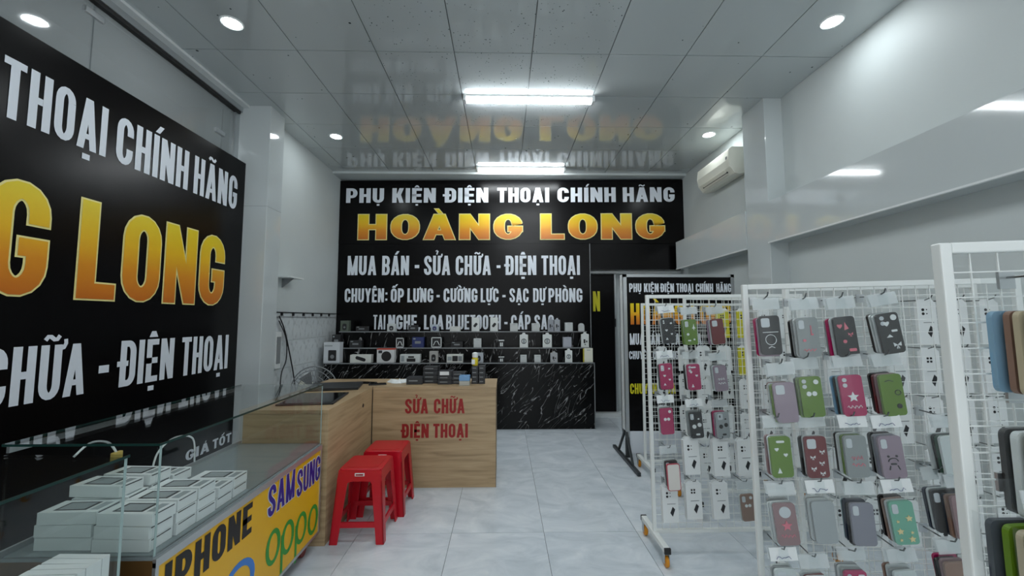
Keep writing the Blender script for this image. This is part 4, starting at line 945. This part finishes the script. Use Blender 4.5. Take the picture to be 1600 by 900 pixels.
def hang(R, Yr, px, py, front, behind, label, rowcol, dep=.13, tiltr=0, step=.017, hshift=0):
    """hook on rack R, front pack whose case centre sits at pixel (px, py), more packs behind it on the same hook"""
    ang = -R.rotation_euler.z; Yf = Yr-dep
    for _ in range(8):
        p = aY(px, py, Yf); Yf = Yr-dep/math.cos(ang)-math.tan(ang)*(p.x-R.location.x)
    p = aY(px, py, Yf); zt = p.z+.062+CHT/2-.02
    loc = Vector((p.x, Yf, zt))
    inv = Matrix.Translation(R.location) @ R.rotation_euler.to_matrix().to_4x4()
    h = use(hook_m, 'hook', None, R); h.matrix_parent_inverse = Matrix.Identity(4)
    lp = inv.inverted() @ Vector((p.x-.004, Yf-.004, zt+.006)); h.location = lp
    hp = use(hback_m, 'plate', None, h, (0, dep-.004, 0))
    ry = -(.075+(px-1000)/600*.03)+random.uniform(-.03, .03)+tiltr
    pack(front[0], label, loc, random.uniform(-.04, .06)-ang*.8, ry, *front[1:])
    for k, c in enumerate(behind):
        pack(c, '%s phone case hanging %s %s' % (NAMEC.get(c, c), ['right behind', 'second behind', 'third behind', 'fourth behind', 'fifth behind', 'sixth behind'][k], rowcol), loc+Vector((random.uniform(-.004, .004)+math.sin(ang)*step*(k+1), math.cos(ang)*step*(k+1), random.uniform(-.008, .004))), random.uniform(-.03, .05)-ang*.8, ry+random.uniform(-.02, .02), None, None, 'w', k == 0, None, False)
NAMEC = {'clear': 'clear', 'red': 'dark red', 'deepgreen': 'deep green', 'sky': 'sky blue', 'dark': 'dark grey'}
# front rack B : five rows
hang(RB, YB, 1200, 516, ('black', 'square', 'sketch', 'w', False), ['mauve', 'magenta', 'magenta'], 'black phone case with white line drawing, top left of the large rack', 'the black case with white drawing')
hang(RB, YB, 1259, 519, ('grey', 'tall', 'note', 'p', True), ['clear', 'grey', 'black'], 'grey clear phone case with pink music note in the top row', 'the grey music note case')
hang(RB, YB, 1316, 518, ('charcoal', None, 'pinktags', 'p', True), ['clear', 'magenta', 'grey'], 'charcoal phone case with pink stickers in the top row', 'the charcoal pink stickered case')
hang(RB, YB, 1382, 513, ('dark', 'dots', 'tags', 'w', True), ['clear', 'clear', 'dark'], 'dark grey phone case with white heart and bow in the top row', 'the dark grey bow case', .13, -.04)
hang(RB, YB, 1222, 621, ('mauve', 'square', None, 'w', True), ['green', 'clear', 'pink'], 'pale mauve marbled phone case, left of the second row', 'the marbled mauve case')
hang(RB, YB, 1263, 612, ('green', 'dots', 'eyes', 'w', False), ['green', 'dark'], 'green phone case with two white eyes in the second row', 'the green case with eyes')
hang(RB, YB, 1326, 610, ('magenta', 'dots', 'pinkstar', 'w', True), ['teal', 'charcoal', 'sky'], 'magenta phone case with white star in the second row', 'the magenta star case')
hang(RB, YB, 1388, 609, ('green', None, 'loop', 'k', True), ['pink', 'red', 'charcoal'], 'green phone case with small black loop in the second row', 'the green loop case')
hang(RB, YB, 1217, 706, ('green', None, 'leafs', 'w', False), ['clear', 'pink'], 'green phone case with white heart stickers, left of the third row', 'the green heart case')
hang(RB, YB, 1272, 706, ('red', 'square', 'bows', 'w', False), ['clear', 'dark'], 'dark red phone case with white bows in the third row', 'the dark red bow case')
hang(RB, YB, 1334, 705, ('grey', 'tall', 'lines', 'p', True, 0), ['green', 'clear', 'black'], 'clear grey phone case with pink writing in the third row', 'the grey case with pink writing')
hang(RB, YB, 1387, 706, ('mauve', 'tall', 'bear', 'k', True, 1), ['violet', 'grey', 'black'], 'pale mauve phone case with a black bear face in the third row', 'the mauve bear case')
hang(RB, YB, 1222, 811, ('pink', 'round', 'pinkstar', 'p', True), ['clear', 'clear', 'grey'], 'dusty pink phone case with round camera hole and star', 'the dusty pink star case')
hang(RB, YB, 1283, 808, ('silver', None, None, 'w', True, 2), ['clear', 'black', 'clear'], 'silver glitter phone case in the fourth row', 'the silver glitter case')
hang(RB, YB, 1345, 811, ('violet', 'tall', None, 'w', True), ['black', 'navy', 'teal'], 'plain grey violet phone case in the fourth row', 'the grey violet case')
hang(RB, YB, 1404, 808, ('mint', 'tall', 'flowers', 'y', True, 3), ['clear', 'brown', 'black'], 'mint green phone case with flowers in the fourth row', 'the mint flower case')
hang(RB, YB, 1226, 914, ('clear', 'square', None, 'w', True, 1), ['grey', 'clear'], 'clear white phone case at the bottom left of the large rack', 'the clear case in the bottom row')
hang(RB, YB, 1274, 926, ('white', None, None, 'w', True), ['red', 'clear'], 'white phone case with dark red inside in the bottom row', 'the white case in the bottom row')
hang(RB, YB, 1336, 918, ('magenta', 'dots', 'dot2', 'w', False), ['grey', 'clear', 'silver'], 'magenta phone case with round camera dots in the bottom row', 'the magenta case in the bottom row')
hang(RB, YB, 1412, 918, ('clear', 'tall', None, 'w', True), ['grey', 'clear', 'brown'], 'clear phone case right of the magenta one in the bottom row', 'the clear case beside the magenta one')
hang(RB, YB, 1484, 706, ('clear', None, None, 'w', True), ['deepgreen', 'charcoal', 'clear'], 'clear phone case next to the near post in the third row', 'the clear case by the near post')
hang(RB, YB, 1470, 790, ('charcoal', 'tall', None, 'w', False), ['clear', 'navy'], 'charcoal phone case behind the grid in the fourth row', 'the charcoal case in the fourth row', .09)
hang(RB, YB, 1502, 800, ('pink', None, None, 'w', True), ['brown', 'navy', 'black'], 'dusty pink phone case by the near post in the fourth row', 'the dusty pink case by the near post')
hang(RB, YB, 1492, 905, ('brown', None, None, 'w', True), ['pink', 'black', 'magenta'], 'brown phone case by the near post in the bottom row', 'the brown case by the near post')
# rack A
hang(RA, YA, 1041, 512, ('black', None, 'mix', 'w', True, 0), ['clear', 'grey'], 'black phone case with white stickers at the top left of the castor rack', 'the black stickered case')
hang(RA, YA, 1077, 514, ('green', 'tall', 'plane', 'w', True), ['clear', 'green'], 'green phone case with white plane sticker', 'the green plane case')
hang(RA, YA, 1118, 513, ('red', 'square', None, 'w', True), ['clear', 'mauve'], 'plain dark red phone case with square camera hole', 'the plain dark red case')
hang(RA, YA, 1039, 583, ('magenta', 'tall', 'mix', 'w', True, 1), ['charcoal', 'clear'], 'magenta phone case with white stickers under the black stickered case', 'the left magenta case')
hang(RA, YA, 1082, 584, ('magenta', 'dots', 'leafs', 'w', False), ['clear', 'charcoal'], 'magenta phone case with star stickers under the green plane case', 'the middle magenta case')
hang(RA, YA, 1123, 586, ('mauve', 'tall', 'lines', 'w', True), ['clear', 'grey'], 'mauve phone case with white mark under the dark red case', 'the mauve case')
hang(RA, YA, 1040, 653, ('magenta', None, 'eyes', 'w', True, 2), ['charcoal', 'clear'], 'magenta phone case with white bow sticker in the third row', 'the lower magenta case')
hang(RA, YA, 1085, 659, ('black', 'tall', 'rings', 'w', True, 3), ['clear', 'grey'], 'black phone case with white round stickers in the third row', 'the black case with round stickers')
hang(RA, YA, 1128, 659, ('silver', 'square', 'rings', 'k', False), ['mauve', 'magenta', 'black'], 'silver phone case with black square print in the third row', 'the silver case')
hang(RA, YA, 1047, 735, ('dark', 'tall', None, 'w', False), ['clear', 'grey'], 'dark grey phone case low on the castor rack', 'the dark grey case low on the castor rack')
hang(RA, YA, 1166, 788, ('brown', 'tall', 'eyes', 'w', False), ['clear'], 'brown phone case low on the castor rack', 'the brown case low on the castor rack')
t = thing('phone_case_pack', 'white phone case with red rim hanging in front of the dark grey case', 'phone case', aY(1053, 746, YA-.16), 0, 'phone cases on the racks'); t.rotation_euler = (0, -.05, 0)
use(case_m, 'case', mat('case_rim_red', (176, 70, 84), .4), t, (0, 0, 0)); MB().prism(rrect(.069, .146, .01, 4), -.0015, .001, 'y').build('inner_face', mat('case_cream', (216, 212, 206), .4), t)
# rack C : stacks at the picture edge
def cstack(px, py, cols, label, beh):
    Yf = YC-.16; x = px; 
    p = aY(px, py, YC-.03)
    h = use(hook_m, 'hook', None, RC); inv = Matrix.Translation(RC.location) @ RC.rotation_euler.to_matrix().to_4x4()
    h.location = inv.inverted() @ Vector((p.x+.035, Yf, p.z+.142)); use(hback_m, 'plate', None, h, (0, .15, 0))
    for k, c in enumerate(cols):
        pack(c, (label if k == 0 else '%s phone case %s in the stack %s' % (NAMEC.get(c, c), ['', 'second', 'third', 'fourth', 'fifth', 'sixth'][k], beh)), Vector((p.x+.037+random.uniform(-.004, .004), YC-.03-.021*k, p.z+.138)), random.uniform(-.04, .04), -.02, None, None, 'w', k == len(cols)-1, None, k in (0, len(cols)-1))
cstack(1558, 548, ['sky', 'brown', 'beige', 'deepgreen', 'charcoal'], 'sky blue phone case at the back of the top stack, right picture edge', 'at the right picture edge, top')
cstack(1572, 735, ['black', 'clear', 'beige', 'charcoal'], 'glossy black phone case at the back of the middle stack, right picture edge', 'at the right picture edge, middle')
cstack(1556, 880, ['navy', 'green', 'beige', 'clear'], 'navy phone case at the back of the lowest stack, right picture edge', 'at the right picture edge, lowest')
# white retail packs with printed phone
wp_m = bx(-.047, .047, 0, .014, -.205, 0).mesh('box', WHITE)
tab_m = MB().prism([(-.047, 0), (.047, 0), (.03, .018), (-.03, .018)], .004, .006, 'y').mesh('hang_tab', WHITE)
d2 = MB().prism(circ(.007, 10, -.018, -.035), -.0012, .001, 'y').prism(circ(.007, 10, -.018, -.055), -.0012, .001, 'y').prism(circ(.003, 8, 0, -.035), -.0012, .001, 'y').prism(circ(.003, 8, 0, -.055), -.0012, .001, 'y').mesh('lens_print', INK)
d4 = MB(); [d4.prism(rrect(.01, .01, .002, 2, -.012+.016*a, -.035-.016*b), -.0012, .001, 'y') for a in (0, 1) for b in (0, 1)]; d4 = d4.mesh('lens_print', INK)
ph = MB().prism([(-.004, -.15), (.012, -.115), (.026, -.13), (.01, -.172)], -.0012, .001, 'y').mesh('phone_print', DKBOX)
ln = bx(-.02, .03, -.0012, .001, -.1, -.097).mesh('text_print', GREY)
def wpack(x, Y, z, label, rz=0, dots=2, yel=False, ry=0):
    t = thing('retail_pack', label, 'phone case box', (x, Y, z), rz, 'white printed packs on the racks'); t.rotation_euler = (0, ry, rz)
    use(wp_m, 'box', cmat('yellow') if yel else None, t); use(tab_m, 'hang_tab', None, t)
    use(d2 if dots == 2 else d4, 'lens_print', None, t); use(ph, 'phone_print', None, t); use(ln, 'text_print', None, t)
def whang(R, Yr, px, py, label, n=2, dots=2, yel=False, behind=''):
    p = aY(px, py, Yr-.1); z = p.z+.1; inv = Matrix.Translation(R.location) @ R.rotation_euler.to_matrix().to_4x4()
    h = use(hook_m, 'hook', None, R); h.location = inv.inverted() @ Vector((p.x, Yr-.115, z+.012)); use(hback_m, 'plate', None, h, (0, .11, 0))
    ry = -.04+random.uniform(-.02, .02)
    for k in range(n):
        wpack(p.x, Yr-.1+.018*k, z, label if k == 0 else label.replace('printed pack in', 'rear printed pack in'), random.uniform(-.03, .03), dots, yel, ry)
whang(RA, YA, 1080, 714, 'white printed pack in the fourth row of the castor rack, left', dots=2)
whang(RA, YA, 1126, 716, 'white printed pack in the fourth row of the castor rack, middle', dots=4)
whang(RA, YA, 1164, 716, 'white printed pack in the fourth row of the castor rack, right', dots=2)
whang(RA, YA, 1047, 788, 'white printed pack in the bottom row of the castor rack, left', dots=2)
whang(RA, YA, 1084, 783, 'white printed pack in the bottom row of the castor rack, middle', dots=4)
whang(RA, YA, 1125, 783, 'white printed pack in the bottom row of the castor rack, right', dots=2)
rows = ['top', 'second', 'third', 'fourth', 'fifth', 'sixth']; 
def fill(R, Yr, x0, cols, zs, where, yelset=(), skip=()):
    for i, z in enumerate(zs):
        for j, x in enumerate(cols):
            yel = (i, j) in yelset
            if (i, j) in skip: continue
            wpack(x0+x, Yr-.1, z, '%s printed pack, row %s, place %s, on the %s' % ('yellow' if yel else 'white', rows[i], ['first', 'second', 'third', 'fourth', 'fifth', 'sixth'][j], where), random.uniform(-.05, .05), random.choice((2, 4)), yel, -.03)
            h = use(hook_m, 'hook', None, R); inv = Matrix.Translation(R.location) @ R.rotation_euler.to_matrix().to_4x4()
            h.location = inv.inverted() @ Vector((x0+x, Yr-.115, z+.012))
fill(RB2, YB2, RB2.location.x, (.12, .28, .44, .60, .76, .92), (1.5, 1.26, 1.02, .78, .54), 'rack close behind the large one', (), {(0, 0), (0, 1), (1, 1), (2, 0), (3, 2), (0, 2)})
fill(RA3, YA3, RA3.location.x, (.1, .26, .42, .58, .74, .90), (1.48, 1.2, .95, .7, .45), 'middle rack before the banner', {(0, 1), (0, 2), (1, 2)}, {(0, 0), (2, 1)})
fill(RA2, YA2, RA2.location.x, (.14, .34, .54, .74), (1.15, .9, .62), 'farthest rack')
